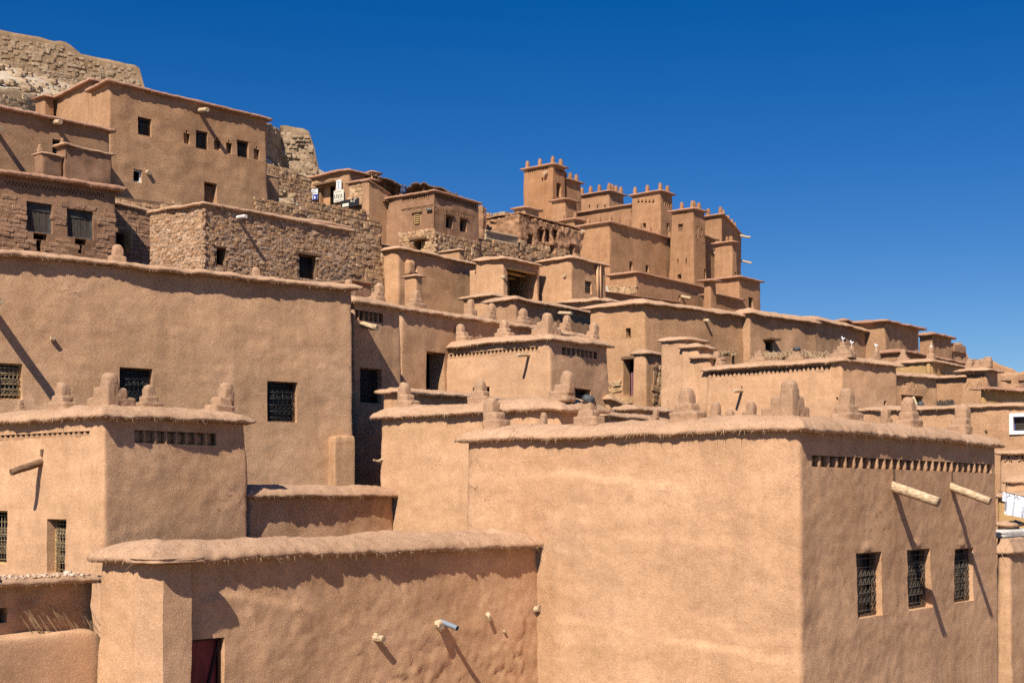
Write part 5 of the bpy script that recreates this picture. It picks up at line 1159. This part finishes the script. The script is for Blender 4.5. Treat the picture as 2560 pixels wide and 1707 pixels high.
k9b = House('lean_to', 'thin fringed lean to roof in front of the kasbah forebuilding', 'shed', (1514, 90, 731), 1510, 1700, zb=18, yR=757, step=.25, over=.3, caph=.1, mat='mud_far', capmat='straw_far', back=1.0, fringe=20); k9b.build()
k10 = kh('rightmost kasbah house with one barred window against the sky', (1848, 104, 694), 1782, 1900, 800, name='kasbah_house', cat='house'); k10.win('B', 1870, 1881, 743, 772, .2, 3, 5, frame='wood_brown'); k10.build()
k10b = kh('low shaded lean to wall under the rightmost kasbah house', (1786, 101, 737), 1780, 1853, 800, name='kasbah_wall', cat='wall', back=1.0); k10b.build()
k11 = kh('small mushroom capped post wall between the kasbah forebuilding and the last house', (1776, 98, 703), 1760, 1790, 800, name='kasbah_wall', cat='wall', over=.5); k11.build()
# ---- far ruined ramparts at the right
ruin('eroded stone wall end right of the small grey rimmed house', [(2377, 855), (2396, 853), (2408, 862), (2412, 884), (2418, 896)], 58, 59, lambda u: 905, .3, 40, 1.5, 'ruined_wall', 'wall', .15, .3, 'mud_up', 'brick_adobe')
ruin('far eroded mud rampart behind the diamond tower', [(2405, 893), (2440, 896), (2470, 902), (2500, 908), (2530, 915), (2543, 924), (2546, 930), (2600, 940)], 74, 74, lambda u: 950, .35, 40, 1.5, 'rampart', 'rampart', .2, .3, 'mud_up', 'brick_adobe')
ruin('nearer eroded mud rampart at the right edge', [(2490, 924), (2520, 927), (2560, 931), (2640, 935)], 64, 64, lambda u: 970, .35, 20, 1.5, 'rampart', 'rampart', .25, .3, 'mud_up', 'brick_adobe')
# ================================================================== the hill
for (u, v, d) in ((-200, 120, 86), (0, 162, 88), (80, 192, 89), (160, 218, 90), (260, 235, 91), (350, 225, 92), (60, 215, 80), (150, 245, 80), (30, 222, 73), (90, 245, 74), (0, 292, 66), (120, 285, 70), (680, 392, 80), (740, 420, 80), (790, 440, 82),
                  (680, 450, 68), (740, 482, 68), (690, 495, 62), (760, 515, 64), (780, 505, 72), (620, 330, 90), (450, 260, 96), (850, 520, 76), (1010, 560, 85), (900, 480, 95)): BASEPTS.append(tuple(P(u, v, d)))
for (u, v, d) in ((2000, 900, 110), (2000, 900, 125), (1950, 870, 120), (1950, 880, 140), (2150, 940, 120), (1905, 845, 112), (1905, 850, 126), (1950, 860, 100), (2050, 900, 80), (2100, 900, 100), (2300, 930, 75), (2500, 980, 90), (2000, 880, 140), (2400, 960, 140), (1800, 820, 140)): BASEPTS.append(tuple(P(u, v, d)))
for (x, y, z) in ((-60, 120, 30), (-20, 130, 27), (12, 150, 24), (60, 150, 10), (90, 110, 5), (60, 60, 6), (-60, 40, 12), (-60, 10, 2), (30, 5, 1.5), (-20, 2, 1.5), (0, -10, 1.5), (0, 200, 24), (60, 200, 8), (-60, 200, 28), (80, 20, 2), (40, 30, 3)): BASEPTS.append((x, y, z))
def hill():
    B = {}
    for p in BASEPTS:
        k = (round(p[0] / 1.2), round(p[1] / 1.2)); 
        if k not in B or p[2] < B[k][2]: B[k] = p
    B = np.array(list(B.values())); n = len(B)
    D = np.sqrt(((B[:, None, :2] - B[None, :, :2]) ** 2).sum(2) + .5)
    A = np.zeros((n + 3, n + 3)); A[:n, :n] = D + np.eye(n) * -0.3; A[:n, n] = 1; A[:n, n + 1:] = B[:, :2]; A[n, :n] = 1; A[n + 1:, :n] = B[:, :2].T
    w = np.linalg.solve(A, np.concatenate([B[:, 2], np.zeros(3)]))
    gx = np.concatenate([[-4000, -1500, -500, -200, -120], np.arange(-90, 110.1, 1.0), [140, 220, 500, 1500, 4000]]); gy = np.concatenate([[-4000, -1500, -400, -100, -40], np.arange(-14, 205.1, 1.0), [240, 400, 900, 2000, 5000]])
    X, Y = np.meshgrid(gx, gy); q = np.stack([np.clip(X.ravel(), -90, 110), np.clip(Y.ravel(), -14, 205)], 1)
    Z = np.sqrt(((q[:, None, :] - B[None, :, :2]) ** 2).sum(2) + .5) @ w[:n] + w[n] + q @ w[n + 1:]
    far = np.maximum(np.abs(X.ravel() - q[:, 0]), np.abs(Y.ravel() - q[:, 1])); Z = Z * np.exp(-far / 150) + 0 * far
    V = np.stack([X.ravel(), Y.ravel(), Z], 1); V[:, 2] += 0.30 * fbm(V * .45, 4, 3, .6) - .15
    nx = len(gx); Fc = [(j * nx + i, j * nx + i + 1, (j + 1) * nx + i + 1, (j + 1) * nx + i) for j in range(len(gy) - 1) for i in range(nx - 1)]
    o = obj('hillside', V, Fc, 'hill_earth', None, True); o['kind'] = 'structure'; o['label'] = 'bare earth and pale limestone hillside under the village'
    # scree on the pale slope
    rr = random.Random(12); mb = MB()
    def zat(x, y): 
        p = np.array([[x, y]]); return (np.sqrt(((p[:, None, :] - B[None, :, :2]) ** 2).sum(2) + .5) @ w[:n] + w[n] + p @ w[n + 1:])[0]
    for k in range(1500):
        if k < 1000: u, d = rr.uniform(-120, 380), rr.uniform(67, 90)
        else: u, d = rr.uniform(660, 800), rr.uniform(60, 84)
        x = T(u) * d; r_ = rr.choice((.04, .06, .08, .1, .1, .16, .28)) * rr.uniform(.6, 1.2); Vs, Fc = STONES[k % 12]; mb.add(Vs * np.array((r_, r_, r_ * .5)) + np.array((x, d, zat(x, d) + r_ * .1)), Fc)
    o = mb.build('scree', 'stone_hill', None, False, 'stuff'); o['label'] = 'loose pale rocks scattered over the bare hill slope'
hill()
